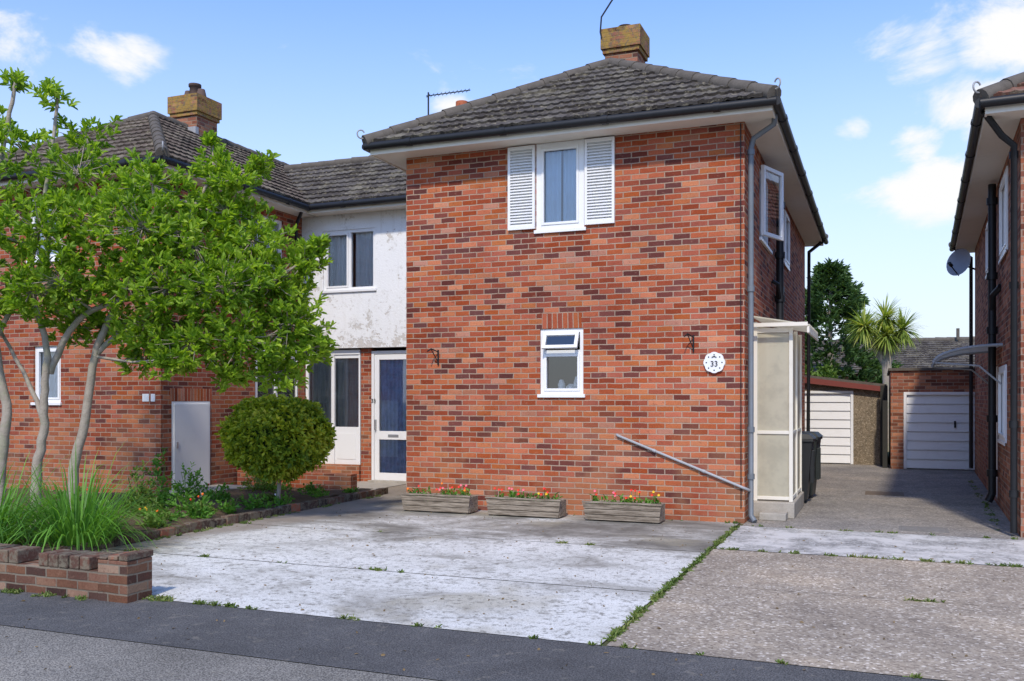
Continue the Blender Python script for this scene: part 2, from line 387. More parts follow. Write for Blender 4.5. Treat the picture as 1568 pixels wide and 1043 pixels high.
def hip_roof(par,x0,x1,y0,y1,z,zr,mat,gut=M_black,curl=True):
    w=(x1-x0)/2; rise=zr-z; L=math.hypot(w,rise); c,s=w/L,rise/L; D=y1-y0; W=x1-x0
    tri=[(0,0),(W,0),(w,L)]; tra=[(0,0),(D,0),(D-w,L),(w,L)]
    tile_slope('roof_front',(x0,y0,z),(1,0,0),(0,c,s),tri,mat,par)
    tile_slope('roof_side_right',(x1,y0,z),(0,1,0),(-c,0,s),tra,mat,par)
    tile_slope('roof_side_left',(x0,y1,z),(0,-1,0),(c,0,s),tra,mat,par)
    tile_slope('roof_back',(x1,y1,z),(-1,0,0),(0,-c,s),tri,mat,par)
    xm=(x0+x1)/2; A=(xm,y0+w,zr-.01);B=(xm,y1-w,zr-.01)
    mb=MB()
    for cx,cy,T in((x0,y0,A),(x1,y0,A),(x0,y1,B),(x1,y1,B)): ridge_line(mb,(cx,cy,z+.01),T)
    ridge_line(mb,A,B)
    mb.build('ridge_tiles',M_ridge,par)
    if curl:
        mb=MB()
        for cx,cy,dx,dy in((x0,y0,-.7,-.7),(x1,y0,.7,-.7)):
            pts=[]
            for k in range(12):
                a=-1.9+k*.42; rr=.07-.002*k
                pts.append((cx+dx*(.05+rr*math.cos(a)),cy+dy*(.05+rr*math.cos(a)),z+.13+rr*math.sin(a)))
            mb.tube([(cx-dx*.3,cy-dy*.3,z+.12)]+pts,.011,6)
        mb.build('hip_irons',M_lead,par)
def gutter(mb,pts,r=.055,every=1.7):
    for i in range(len(pts)-1):
        a=Vector(pts[i]);b=Vector(pts[i+1]);mb.tube([a,b],r,12)
        L=(b-a).length;n=int(L/every)
        for k in range(n+1):
            p=a.lerp(b,(k+.5)/(n+1));t=(b-a).normalized()*.04
            mb.tube([p-t,p+t],r*1.16,12)
def eaves(par,wx0,wx1,wy0,wy1,zs,ov,zf):
    """soffit + fascia around wall rectangle"""
    mb=MB(); X0,X1,Y0,Y1=wx0-ov,wx1+ov,wy0-ov,wy1+ov
    mb.quad((X0,Y0,zs),(X1,Y0,zs),(wx1,wy0,zs),(wx0,wy0,zs));mb.quad((X0,Y1,zs),(X1,Y1,zs),(wx1,wy1,zs),(wx0,wy1,zs))
    mb.quad((X0,Y0,zs),(X0,Y1,zs),(wx0,wy1,zs),(wx0,wy0,zs));mb.quad((X1,Y0,zs),(X1,Y1,zs),(wx1,wy1,zs),(wx1,wy0,zs))
    t=.022
    mb.box(X0-t,X1+t,Y0-t,Y0,zs-.012,zf);mb.box(X0-t,X1+t,Y1,Y1+t,zs-.012,zf)
    mb.box(X0-t,X0,Y0,Y1,zs-.012,zf);mb.box(X1,X1+t,Y0,Y1,zs-.012,zf)
    mb.build('soffit_and_fascia',M_cream,par)
def chimney(par,cx,cy,zb,zt,w,pot,name='chimney',cap=.43):
    mb=MB();h=w/2
    mb.box(cx-h*.82,cx+h*.82,cy-h*.82,cy+h*.82,zb,zt-cap,0)
    mb.box(cx-h*.92,cx+h*.92,cy-h*.92,cy+h*.92,zt-cap,zt-cap+.075,1)
    mb.box(cx-h,cx+h,cy-h,cy+h,zt-cap+.075,zt-.02,1)
    k=h*.95;mb.hexa([(cx-k,cy-k,zt-.02),(cx+k,cy-k,zt-.02),(cx+k,cy+k,zt-.02),(cx-k,cy+k,zt-.02),(cx-k*.5,cy-k*.5,zt+.05),(cx+k*.5,cy-k*.5,zt+.05),(cx+k*.5,cy+k*.5,zt+.05),(cx-k*.5,cy+k*.5,zt+.05)],2)
    mb.tube([(cx,cy,zt),(cx,cy,zt+pot*.8),(cx,cy,zt+pot*.82),(cx,cy,zt+pot)],[.12,.10,.125,.125],14,3)
    mb.build(name,[M_chim,M_chimtop,M_ridge,M_pot],par)
M_pot=simple('chimney_pot',(.13,.09,.075),.9,.3,8,.1)
M_potred=simple('terracotta',(.45,.14,.07),.85,.2,8,.15)
# ================================================================ MAIN HOUSE
XL,XR,YF,YB=-6.467,-1.613,12.0,22.0
ZS=5.12
H=empty('brick_house')
Ff=Fr('front',YF);Fs=Fr('right',XR)
mb=MB()
win1=(-4.43,-3.74,3.91,5.115); win2=(-4.38,-3.755,1.645,2.557)
wall(mb,Ff,XL,XR,0,ZS,[win1,win2],.12)
sw1=(13.55,14.95,3.89,4.96);sw2=(17.0,17.9,4.0,4.95)
wall(mb,Fs,YF,YB,0,ZS,[sw1,sw2],.12)
wall(mb,Fr('left',XL),YF,YB,0,ZS)
wall(mb,Fr('back',YB),XL,XR,0,ZS)
mb.build('brick_walls',M_brick,H)
mb=MB();Ff.box(mb,-4.35,-3.78,-.002,.02,2.56,2.765);mb.build('soldier_course',M_sold,H)
window(H,'bedroom_window',Ff,*win1,curt='pair',cm=M_curtB,gap=.04,fw=.075,sash=True,ins=-.01)
def shutter(name,u0,u1,z0,z1):
    mb=MB();q=.035;d0,d1=-.045,-.006
    Ff.box(mb,u0,u0+q,d0,d1,z0,z1);Ff.box(mb,u1-q,u1,d0,d1,z0,z1)
    Ff.box(mb,u0+q,u1-q,d0,d1,z0,z0+.05);Ff.box(mb,u0+q,u1-q,d0,d1,z1-.05,z1)
    n=26;a=z0+.05;h=(z1-.05-a)/n
    for i in range(n):
        z=a+i*h;P=Ff.P
        mb.hexa([P(u0+q,d0+.004,z),P(u1-q,d0+.004,z),P(u1-q,d1,z+h*.55),P(u0+q,d1,z+h*.55),P(u0+q,d0+.004,z+.010),P(u1-q,d0+.004,z+.010),P(u1-q,d1,z+h*.55+.012),P(u0+q,d1,z+h*.55+.012)])
    Ff.box(mb,u0+q,u1-q,d1,d1+.004,z0+.05,z1-.05)
    mb.build(name,M_white,H)
shutter('shutter_left',-4.845,-4.445,3.945,5.10);shutter('shutter_right',-3.725,-3.31,3.945,5.10)
window(H,'ground_window',Ff,*win2,trans=(2.235,),curt=None,glassz=(1.645,2.235),fw=.055,ins=.02)
hf=Hinge(Ff,'top',2.50,math.radians(24),.0)
mb=MB();a,b,c,d=-4.32,-3.815,2.26,2.50;q=.045
hf.box(mb,a,a+q,-.02,.02,c,d);hf.box(mb,b-q,b,-.02,.02,c,d);hf.box(mb,a+q,b-q,-.02,.02,c,c+q);hf.box(mb,a+q,b-q,-.02,.02,d-q,d)
mb.build('open_fanlight',M_white,H,.003)
mb=MB();mb.quad(hf.P(a+.03,0,c+.03),hf.P(b-.03,0,c+.03),hf.P(b-.03,0,d-.03),hf.P(a+.03,0,d-.03));mb.build('fanlight_glass',M_glass,H)
mb=MB()
for (u,r,h) in((-4.12,.05,.16),(-3.98,.07,.10),(-3.9,.04,.2)):
    x,y,z=Ff.P(u,.16,1.70);mb.tube([(x,y,z),(x,y,z+h*.6),(x,y,z+h)],[r,r*1.1,r*.5],12)
mb.build('sill_ornaments',M_white,H)
window(H,'side_window',Fs,*sw1,curt='full',fw=.055,sash=False,mull=(14.25,))
hs=Hinge(Fs,'side',13.52,math.radians(18),-.01);mb=MB();a,b,c,d=13.55,14.22,3.93,4.93;q=.055
hs.box(mb,a,a+q,-.05,0,c,d);hs.box(mb,b-q,b,-.05,0,c,d);hs.box(mb,a+q,b-q,-.05,0,c,c+q);hs.box(mb,a+q,b-q,-.05,0,d-q,d)
mb.build('open_sash',M_white,H,.003)
mb=MB();mb.quad(hs.P(a+.03,-.02,c+.03),hs.P(b-.03,-.02,c+.03),hs.P(b-.03,-.02,d-.03),hs.P(a+.03,-.02,d-.03));mb.build('open_sash_glass',M_glass,H)
window(H,'bath_window',Fs,*sw2,curt='full',fw=.055,ins=-.03)
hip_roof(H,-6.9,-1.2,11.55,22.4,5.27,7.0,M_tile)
eaves(H,XL,XR,YF,YB,ZS,.36,5.25)
mb=MB();X0,X1,Y0,Y1=XL-.36-.022-.055,XR+.36+.022+.055,YF-.36-.022-.055,YB+.4
gutter(mb,[(X0,Y0,5.225),(X1,Y0,5.205)]);gutter(mb,[(X1,Y0,5.205),(X1,Y1,5.19)]);gutter(mb,[(X0,Y0,5.225),(X0,14.9,5.215)])
mb.build('gutters',M_black,H)
chimney(H,-4.04,15.3,6.4,7.82,.68,.10)
mb=MB();mb.tube([(-4.32,15.0,7.45),(-4.38,14.95,7.75),(-4.36,14.95,8.0),(-4.2,14.95,8.22),(-4.1,14.95,8.35),(-4.06,14.95,8.6)],.014,6)
mb.tube([(-4.5,14.95,8.6),(-3.95,14.95,8.62)],.01,5)
for k in range(6): mb.tube([(-4.45+k*.09,14.8,8.605),(-4.45+k*.09,15.1,8.605)],.005,5)
mb.build('chimney_aerial',M_black,H)
mb=MB()
mb.tube([(X1-.06,12.0,5.17),(X1-.08,12.02,5.05),(XR+.10,12.10,4.92),(XR+.065,12.11,4.8),(XR+.065,12.11,.1),(XR+.12,12.06,.03)],.036,12)
for z in(4.75,3.0,1.2,.6): mb.tube([(XR+.065,12.11,z-.035),(XR+.065,12.11,z+.035)],.047,12)
mb.build('downpipe',M_grey,H)
mb=MB()
mb.tube([(X1,21.8,5.15),(XR+.1,21.85,4.9),(XR+.08,21.85,.1)],.04,10)
mb.tube([(XR+.10,15.4,4.9),(XR+.10,15.4,2.55),(XR+.10,15.35,2.2)],.06,12)
for z in(4.7,3.9,3.2,2.75): mb.tube([(XR+.10,15.4,z-.05),(XR+.10,15.4,z+.05)],.08,12)
mb.tube([(XR+.02,16.2,3.5),(XR+.10,15.7,3.4),(XR+.10,15.4,3.15)],.045,10)
mb.tube([(XR+.02,15.05,3.45),(XR+.10,15.1,3.4),(XR+.10,15.35,3.2)],.03,10)
mb.build('soil_pipe',M_black,H)
mb=MB();mb.tube([(-3.30,12.03,1.12),(-3.26,11.97,1.10),(-1.64,11.97,.47),(-1.57,12.0,.44),(-1.56,12.08,.42)],.018,10)
for t in(.3,.7): 
    x=-3.26+1.62*t;z=1.10-.63*t;mb.tube([(x-.02,11.97,z+.008),(x+.02,11.97,z-.008)],.023,10)
mb.build('waste_pipe',M_lead,H)
mb=MB();mb.tube([(-1.66,11.99,5.1),(-1.655,11.99,.2)],.007,5)
for u,z in((-5.94,2.2),(-2.26,2.32)):
    mb.tube([(u,11.985,z+.1),(u,11.985,z-.12)],.012,6);mb.tube([(u,11.985,z+.07),(u-.05,11.86,z+.11),(u-.08,11.8,z+.07)],.009,6);mb.tube([(u,11.985,z-.08),(u-.05,11.86,z+.10)],.007,6)
mb.build('hanging_basket_brackets',M_black,H)
mb=MB()
n=48;ring=[]
for k in range(n):
    a=2*math.pi*k/n;r=.128*(1+.07*abs(math.cos(4*a)));ring.append((r*math.cos(a),r*math.sin(a)))
mb.add([(-1.99+x,11.965,2.06+z) for x,z in ring]+[(-1.99+x,11.998,2.06+z) for x,z in ring],[tuple(range(n))]+[(k,(k+1)%n,(k+1)%n+n,k+n) for k in range(n)])
PL=empty('house_number_plaque');mb.build('plaque_disc',M_white,PL)
def text(s,loc,size,mat,par,rot=(math.pi/2,0,0)):
    cu=bpy.data.curves.new('numerals','FONT');cu.body=s;cu.size=size;cu.extrude=.003;cu.align_x='CENTER';cu.align_y='CENTER';cu.materials.append(mat)
    o=bpy.data.objects.new('numerals',cu);COL.objects.link(o);o.location=loc;o.rotation_euler=rot;o.parent=par
text('33',(-1.99,11.96,2.04),.10,M_black,PL)
mb=MB()
for a in np.linspace(0,2*math.pi,9)[:-1]:
    x=-1.99+.1*math.cos(a);z=2.06+.1*math.sin(a);mb.tube([(x,11.96,z),(x,11.966,z)],.009,6)
mb.tube([(-2.02,11.96,2.125),(-1.99,11.958,2.14),(-1.96,11.96,2.125)],.006,6)
mb.build('plaque_motif',M_black,PL)
# ---- link (rendered) bay
LY=15.2;LX0,LX1=-10.49,XL
Fl=Fr('front',LY)
mb=MB();lw=(-10.0,-8.85,3.66,4.82)
wall(mb,Fl,LX0,LX1,2.56,ZS,[lw],.1);
mb.quad((LX0,LY,2.56),(LX1,LY,2.56),(LX1,LY+.25,2.56),(LX0,LY+.25,2.56))
mb.build('rendered_wall',M_render,H)
Fg=Fr('front',LY+.12)
mb=MB();
Fg.box(mb,-9.22,-9.0,-.02,.2,0,2.56);Fg.box(mb,-8.05,XL,-.02,.2,0,2.56);Fg.box(mb,LX0,-9.22,-.1,.1,0,.33)
wall(mb,Fr('back',19.4),-15,XL,0,ZS)
mb.build('link_brickwork',M_brick,H)
window(H,'landing_window',Fl,*lw,mull=(-9.42,),curt='pair',cm=M_curtG,gap=.16,fw=.06,ins=.02)
mb=MB();u0,u1=-9.0,-8.05;fw=.055
Fg.box(mb,u0,u0+fw,-.01,.08,0.02,2.5);Fg.box(mb,u1-fw,u1,-.01,.08,0.02,2.5);Fg.box(mb,u0+fw,u1-fw,-.01,.08,2.44,2.5)
du0,du1=u0+fw+.005,u1-fw-.005;q=.10
Fg.box(mb,du0,du0+q,.0,.05,.05,2.43);Fg.box(mb,du1-q,du1,0,.05,.05,2.43);Fg.box(mb,du0+q,du1-q,0,.05,2.33,2.43);Fg.box(mb,du0+q,du1-q,0,.05,.05,.19);Fg.box(mb,du0+q,du1-q,0,.05,.82,.98)
Fg.box(mb,du0+.3,du0+.52,-.012,-.001,.87,.92,1);Fg.box(mb,du0+.02,du0+.05,-.05,0,1.0,1.2,1)
Fg.box(mb,u0-.02,u1+.02,-.12,.0,0.0,.05,2)
mb.build('front_door',[M_white,M_metal,M_kerbc],H,.004)
mb=MB();mb.quad(Fg.P(du0+q,.03,.19),Fg.P(du1-q,.03,.19),Fg.P(du1-q,.03,2.33),Fg.P(du0+q,.03,2.33));mb.build('door_glass',M_glass,H)
mb=MB();k=60;vs=[]
for i in range(k+1):
    u=du0+.05+(du1-du0-.1)*i/k;d=.075+.02*math.sin(u*75)+.008*math.sin(u*31);vs+=[Fg.P(u,d,.1),Fg.P(u,d,2.38)]
mb.add(vs,[(2*i,2*i+2,2*i+3,2*i+1) for i in range(k)],0,True);mb.build('door_curtain',simple('blue_door_curtain',(.30,.40,.58),.9,.5,9),H)
text('33',(-8.95,LY+.1,1.55),.1,M_black,H)
def screen(par,F,cols,z0,z1,solid):
    mb=MB();gl=MB()
    F.box(mb,cols[0],cols[-1],-.03,.06,z1,z1+.09)
    for i,c in enumerate(cols):
        F.box(mb,c-(0 if i==0 else .035),c+(0 if i==len(cols)-1 else .035)+(.03 if i==0 else 0),-.02,.05,z0,z1)
    for i in range(len(cols)-1):
        a=cols[i]+.04;b=cols[i+1]-.04
        F.box(mb,a,b,-.008,.03,z0,z0+(.72 if solid[i] else .08));F.box(mb,a,b,-.008,.03,z1-.07,z1-.002)
        if solid[i]: F.box(mb,a+.06,b-.06,-.016,-.009,z0+.1,z0+.6)
        gl.quad(F.P(a,.01,z0+.05),F.P(b,.01,z0+.05),F.P(b,.01,z1-.05),F.P(a,.01,z1-.05))
    mb.build('glazed_screen_frame',M_white,par,.004);gl.build('glazed_screen_glass',M_glass,par)
screen(H,Fg,[-10.47,-9.85,-9.24],.33,2.44,[True,True])
mb=MB();vs=[];k=90
for i in range(k+1):
    u=-10.45+1.2*i/k;d=.10+.015*math.sin(u*70);vs+=[Fg.P(u,d,.9),Fg.P(u,d,2.42)]
mb.add(vs,[(2*i,2*i+2,2*i+3,2*i+1) for i in range(k)],0,True);mb.build('screen_curtain',trans_mat('porch_net',(.55,.55,.54),.1,.8,.9,.5),H)
mb=MB();mb.quad((-10.4,17.5,0),(-7,17.5,0),(-7,17.5,5),(-10.4,17.5,5));mb.quad((-10.4,15.4,2.55),(-7,15.4,2.55),(-7,17.5,2.55),(-10.4,17.5,2.55));mb.build('link_room_wall',M_room,H)
rise,run=1.38,2.28;L=math.hypot(rise,run)
tile_slope('link_roof_front',(-12.2,14.82,5.27),(1,0,0),(0,run/L,rise/L),[(0,0),(7.2,0),(7.2,L),(0,L)],M_tile,H)
tile_slope('link_roof_back',(-5.0,14.82+2*run,5.27),(-1,0,0),(0,-run/L,rise/L),[(0,0),(7.2,0),(7.2,L),(0,L)],M_tile,H)
mb=MB();ridge_line(mb,(-12.2,14.82+run,5.27+rise+.01),(-5,14.82+run,5.27+rise+.01),.1);mb.build('link_ridge',M_ridge,H)
mb=MB();mb.quad((-10.2,14.86,ZS),(-6.8,14.86,ZS),(-6.8,LY,ZS),(-10.2,LY,ZS));mb.box(-10.12,-6.85,14.838,14.86,ZS-.01,5.25);mb.build('link_soffit',M_cream,H)
mb=MB();gutter(mb,[(-10.1,14.78,5.21),(-6.9,14.78,5.22)]);mb.build('link_gutter',M_black,H)
mb=MB();mb.box(-8.5,-7.95,17.3,17.8,6.0,7.35,0);mb.tube([(-8.12,17.5,7.3),(-8.12,17.5,7.78)],[.14,.13],12,1);mb.build('rear_chimney',[M_chim,M_potred],H)
A=empty('tv_aerial');mb=MB();mb.tube([(-8.70,17.1,6.5),(-8.70,17.1,7.93)],.018,8);mb.tube([(-8.75,17.1,7.86),(-7.75,17.1,7.86)],.011,6)
for k in range(11): mb.tube([(-8.7+k*.09,17.02,7.80),(-8.7+k*.09,17.18,7.92)],.006,5)
mb.build('mast_and_yagi',M_black,A)
# ================================================================ LEFT HOUSE
N=empty('brick_house')
WX0,WX1,WY0,WY1=-15.34,-10.49,11.4,22.0
Fn=Fr('front',WY0);Fnr=Fr('right',WX1)
lo=(-13.2,-12.59,1.52,2.47);up=(-13.3,-12.55,3.9,5.0);su=(13.35,14.6,3.85,4.95);cup=(11.64,12.55,.1,1.55);scr=(13.75,15.1,.33,2.53)
mb=MB();wall(mb,Fn,WX0,WX1,0,ZS,[lo,up]);wall(mb,Fnr,WY0,WY1,0,ZS,[su,cup,scr]);wall(mb,Fr('left',WX0),WY0,WY1,0,ZS)
mb.build('brick_walls',M_brickL,N)
window(N,'front_lower_window',Fn,*lo,curt='full');window(N,'front_upper_window',Fn,*up,curt='full');window(N,'side_upper_window',Fnr,*su,mull=(13.95,),curt='pair',cm=M_curtW,gap=.15)
mb=MB();Fnr.box(mb,11.64,12.55,.0,.04,.1,1.55);Fnr.box(mb,11.68,12.51,-.02,-.001,.14,1.51);Fnr.box(mb,11.72,11.76,-.035,-.021,.8,.9,1)
mb.build('cupboard_door',[M_white,M_metal],N,.004)
mb=MB();Fnr.box(mb,11.6,12.6,-.003,.03,1.555,1.76);mb.build('cupboard_soldier_course',M_sold,N)
screen(N,Fr('right',WX1-.03),[13.77,14.4,15.08],.33,2.43,[False,False])
mb=MB();Fn.box(mb,-10.85,-10.72,-.01,-.001,1.55,1.67);Fn.box(mb,-10.68,-10.6,-.01,-.001,1.55,1.67);mb.build('number_tiles',M_white,N)
mb=MB();mb.quad((-13,13.0,0),(-13,17,0),(-13,17,5),(-13,13,5));mb.quad((-13.4,13,2.6),(-10.6,13,2.6),(-10.6,17,2.6),(-13.4,17,2.6));mb.build('inner_wall',M_room,N)
hip_roof(N,WX0-.43,WX1+.43,WY0-.43,22.4,5.27,7.0,M_tileL)
eaves(N,WX0,WX1,WY0,WY1,ZS,.36,5.25)
mb=MB();a,b,c=WX0-.437,WX1+.437,WY0-.437
gutter(mb,[(a,c,5.22),(b,c,5.21)]);gutter(mb,[(b,c,5.21),(b,14.8,5.2)]);mb.tube([(b-.1,14.72,5.15),(WX1+.07,14.9,4.9),(WX1+.07,15.1,2.6)],.035,10);mb.build('gutters',M_black,N)
chimney(N,-12.92,15.0,6.3,7.66,.74,.30)
mb=MB()
for dx in(-.16,.16): mb.tube([(-12.92+dx,15.0,7.66),(-12.92+dx,15.0,7.76),(-12.92+dx,15,7.84)],[.11,.09,.07],12)
mb.box(-13.26,-12.58,14.62,14.71,6.72,6.98,1);mb.build('chimney_pots_and_flashing',[M_pot,M_lead],N)
# ================================================================ RIGHT HOUSE
R=empty('brick_house',(1.48,11.95,0),math.radians(-2.2))
Fw=Fr('left',0.0);Fq=Fr('front',0.0);ZR=4.80
uw=(1.7,2.9,3.55,4.65);lw2=(1.9,3.1,1.0,2.05);uw2=(5.2,6.0,3.7,4.6);dr=(3.6,4.5,0.05,2.1)
mb=MB();wall(mb,Fw,0,10.2,0,ZR,[uw,lw2,uw2,dr]);wall(mb,Fq,0,5,0,ZR,[(1.5,3.5,3.6,4.7),(1.5,3.5,.9,2.1)]);wall(mb,Fr('back',10.2),0,5,0,ZR);wall(mb,Fr('right',5),0,10.2,0,ZR)
mb.build('brick_walls',M_brickR,R)
window(R,'side_upper_window',Fw,*uw,curt='full',ins=-.02,fw=.07);window(R,'side_lower_window',Fw,*lw2,curt='full',ins=-.02,fw=.07);window(R,'side_small_window',Fw,*uw2,curt='full',ins=-.02,fw=.07)
window(R,'front_upper_window',Fq,1.5,3.5,3.6,4.7,mull=(2.5,),curt='pair');window(R,'front_lower_window',Fq,1.5,3.5,.9,2.1,mull=(2.5,),curt='pair')
mb=MB();Fw.box(mb,3.6,4.5,.03,.08,.05,2.1);mb.build('side_door',M_white,R,.004)
hip_roof(R,-.43,5.43,-.43,10.6,4.95,6.7,M_tileR)
eaves(R,0,5,0,10.2,ZR,.36,4.94)
mb=MB();a=-.437;gutter(mb,[(a,a,4.90),(5.4,a,4.92)]);gutter(mb,[(a,a,4.90),(a,10.5,4.88)])
mb.tube([(a+.05,-.25,4.85),(-.2,-.1,4.6),(-.065,.02,4.5),(-.065,.06,.05)],.038,12)
for z in(4.4,2.9,1.3,.5): mb.tube([(-.065,.06,z-.04),(-.065,.06,z+.04)],.05,12)
mb.tube([(-.09,3.3,4.75),(-.09,3.3,.2),(-.14,3.3,.08)],.055,12)
for z in(4.5,3.4,2.6,1.3,.5): mb.tube([(-.09,3.3,z-.05),(-.09,3.3,z+.05)],.075,12)
mb.tube([(-.0,2.9,3.2),(-.09,3.1,3.1),(-.09,3.3,2.9)],.045,10)
mb.tube([(a,10,4.85),(-.08,10.05,4.6),(-.08,10.05,.1)],.04,10);mb.build('gutters_and_pipes',M_black,R)
mb=MB();vs=[];n=10
for i in range(n+1):
    t=i/n*math.pi/2;x=-.88*math.sin(t);z=2.12+.24*math.cos(t);vs+=[(x,2.6,z),(x,4.7,z)]
mb.add(vs,[(2*i,2*i+2,2*i+3,2*i+1) for i in range(n)],0,True)
for y in(2.6,4.7):
    mb.tube([(-.88*math.sin(i/n*math.pi/2),y,2.11+.24*math.cos(i/n*math.pi/2)) for i in range(n+1)],.022,8,1)
    mb.tube([(-.86,y,2.11),(-.3,y,2.06),(-.02,y,1.8)],.015,6,1)
mb.build('door_canopy',[M_poly,M_lead],R)
D=empty('satellite_dish',(1.48,11.95,0),math.radians(-2.2))
mb=MB();cx,cy,cz=-.30,9.45,4.42;ax=Vector((-.55,-.8,.25)).normalized();x=ax.cross(Vector((0,0,1))).normalized();y=x.cross(ax)
vs=[];fs=[];RN,SN=5,24
for i in range(RN+1):
    r=.27*i/RN
    for k in range(SN):
        t=2*math.pi*k/SN;vs.append(Vector((cx,cy,cz))+x*r*math.cos(t)+y*r*1.1*math.sin(t)+ax*(r*r*1.1))
for i in range(RN):
    for k in range(SN): fs.append((i*SN+k,i*SN+(k+1)%SN,(i+1)*SN+(k+1)%SN,(i+1)*SN+k))
mb.add(vs,fs,0,True);c0=Vector((cx,cy,cz))
mb.tube([c0-y*.27,c0-y*.15+ax*.33],.012,6,1);mb.tube([c0-y*.15+ax*.28,c0-y*.12+ax*.38],.035,10,1)
mb.tube([c0,c0-ax*.1,(-.02,9.6,4.3)],.02,8,1);mb.build('dish_and_arm',[simple('dish_grey',(.36,.37,.39),.5),M_black],D)
# ================================================================ GLAZED PORCH
P=empty('glazed_porch');px0,px1,py0,py1=XR+.012,-1.09,12.78,14.3
mb=MB();mb.box(px0,px1+.03,py0-.12,py1,0.012,.22,0);mb.box(px0+.12,px1-.05,py0-.42,py0-.12,.012,.11,0);mb.build('concrete_base',M_kerbc,P,.012)
mb=MB();q=.05
def zt(x): return 2.66-.10*(x-px0)/(.5)
for (x,y) in((px0,py0),(px1-q,py0),(px0,py1-q),(px1-q,py1-q),(px1-q,13.5)): mb.box(x,x+q,y,y+q,.22,zt(x)-.03)
for z in(.24,1.12): mb.box(px0+q,px1-q,py0+.005,py0+.04,z,z+.045);
for z in(.24,1.12): mb.box(px1-.045,px1-.008,py0+q,13.5,z,z+.045);mb.box(px1-.045,px1-.008,13.5+q,py1-q,z,z+.045)
mb.box(px0+q,px1-q,py0+.005,py0+.04,2.48,2.54)
mb.build('porch_frame',white_mat('aged_white_paint',(.74,.71,.62),.6),P,.004)
mb=MB();mb.quad((px0+.02,py0+.022,.25),(px1-.02,py0+.022,.25),(px1-.02,py0+.022,2.5),(px0+.02,py0+.022,2.58))
mb.quad((px1-.025,py0+.02,.25),(px1-.025,py1-.02,.25),(px1-.025,py1-.02,2.5),(px1-.025,py0+.02,2.5));mb.build('porch_panels',M_poly,P)
mb=MB();k=60;vs=[]
for i in range(k+1):
    y=py0-.16+(py1-py0+.3)*i/k;dz=.012*math.sin(y*80);vs+=[(px0,y,2.70+dz),(px1+.22,y,2.565+dz)]
mb.add(vs,[(2*i,2*i+2,2*i+3,2*i+1) for i in range(k)],0,True);mb.box(px0,px1+.2,py0-.17,py0-.15,2.55,2.60,1);mb.box(px1+.19,px1+.22,py0-.15,py1+.12,2.46,2.545,1)
mb.build('porch_roof',[M_poly,M_cream],P)
# ================================================================ bins
def bin_(x,y,col,rz):
    e=empty('wheelie_bin',(x,y,0.012),rz);mb=MB()
    mb.hexa([(-.20,-.22,.05),(.20,-.22,.05),(.20,.2,.05),(-.20,.2,.05),(-.26,-.30,.93),(.26,-.30,.93),(.26,.30,.93),(-.26,.30,.93)])
    mb.box(-.28,.28,-.32,.30,.93,.97);mb.hexa([(-.27,-.34,.975),(.27,-.34,.975),(.27,.33,.975),(-.27,.33,.975),(-.22,-.26,1.05),(.22,-.26,1.05),(.22,.33,1.06),(-.22,.33,1.06)])
    mb.tube([(-.22,.38,.98),(.22,.38,.98)],.018,8)
    for s in(-1,1): mb.tube([(s*.22,.22,.1),(s*.28,.22,.1)],.1,16)
    for k in(-.1,0,.1): mb.box(k-.01,k+.01,-.315,-.26,.3,.8)
    mb.build('bin_body_lid_wheels',simple('bin_plastic',col,.45,.2,4,.4),e,.012)
bin_(-1.26,14.75,(.022,.024,.026),math.radians(90));bin_(-1.22,15.5,(.025,.03,.028),math.radians(86))
# ================================================================ GARAGES
def garage(x0,x1,dx0,dx1,y,zd,ztop,style):
    G_=empty('garage');mb=MB();F=Fr('front',y)
    wm=M_pebble if style=='gable' else M_brickR
    wall(mb,F,x0,x1,0,ztop,[(dx0,dx1,0,zd)],.15);wall(mb,Fr('left',x0),y,y+5,0,ztop);wall(mb,Fr('right',x1),y,y+5,0,ztop);mb.build('garage_walls',wm,G_)
    mb=MB();q=.06
    F.box(mb,dx0,dx0+q,-.01,.08,0.02,zd);F.box(mb,dx1-q,dx1,-.01,.08,0.02,zd);F.box(mb,dx0+q,dx1-q,-.01,.08,zd-q,zd)
    n=8;h=(zd-q-.04)/n
    F.box(mb,dx0+q+.002,dx1-q-.002,.075,.11,.03,zd-q-.002)
    for i in range(n):
        z=.04+i*h;P=F.P;a,b=dx0+q+.004,dx1-q-.004
        mb.hexa([P(a,.03,z),P(b,.03,z),P(b,.074,z),P(a,.074,z),P(a,.055,z+h-.012),P(b,.055,z+h-.012),P(b,.074,z+h-.012),P(a,.074,z+h-.012)])
    F.box(mb,dx0+1.02,dx0+1.06,-.005,.03,.95,1.1,1)
    mb.build('garage_door',[M_white,M_black],G_)
    mb=MB()
    if style=='gable':
        mb.hexa([(x0-.1,y-.12,ztop+.5),(x1+.12,y-.12,ztop+.0),(x1+.12,y+5.1,ztop+.0),(x0-.1,y+5.1,ztop+.5),(x0-.1,y-.12,ztop+.58),(x1+.12,y-.12,ztop+.08),(x1+.12,y+5.1,ztop+.08),(x0-.1,y+5.1,ztop+.58)])
        mb.hexa([(x0-.1,y-.15,ztop+.36),(x1+.12,y-.15,ztop-.10),(x1+.12,y-.122,ztop-.10),(x0-.1,y-.122,ztop+.36),(x0-.1,y-.15,ztop+.52),(x1+.12,y-.15,ztop+.02),(x1+.12,y-.122,ztop+.02),(x0-.1,y-.122,ztop+.52)],1)
        mb.add([(x0,y,ztop),(x1,y,ztop),(x0,y,ztop+.5)],[(0,1,2)],2)
        mb.build('garage_roof',[M_ridge,simple('maroon_fascia',(.2,.05,.038),.6),wm],G_)
    else:
        mb.box(x0-.05,x1+.05,y-.05,y+5.05,ztop,ztop+.06);mb.build('garage_roof',[M_ridge],G_)
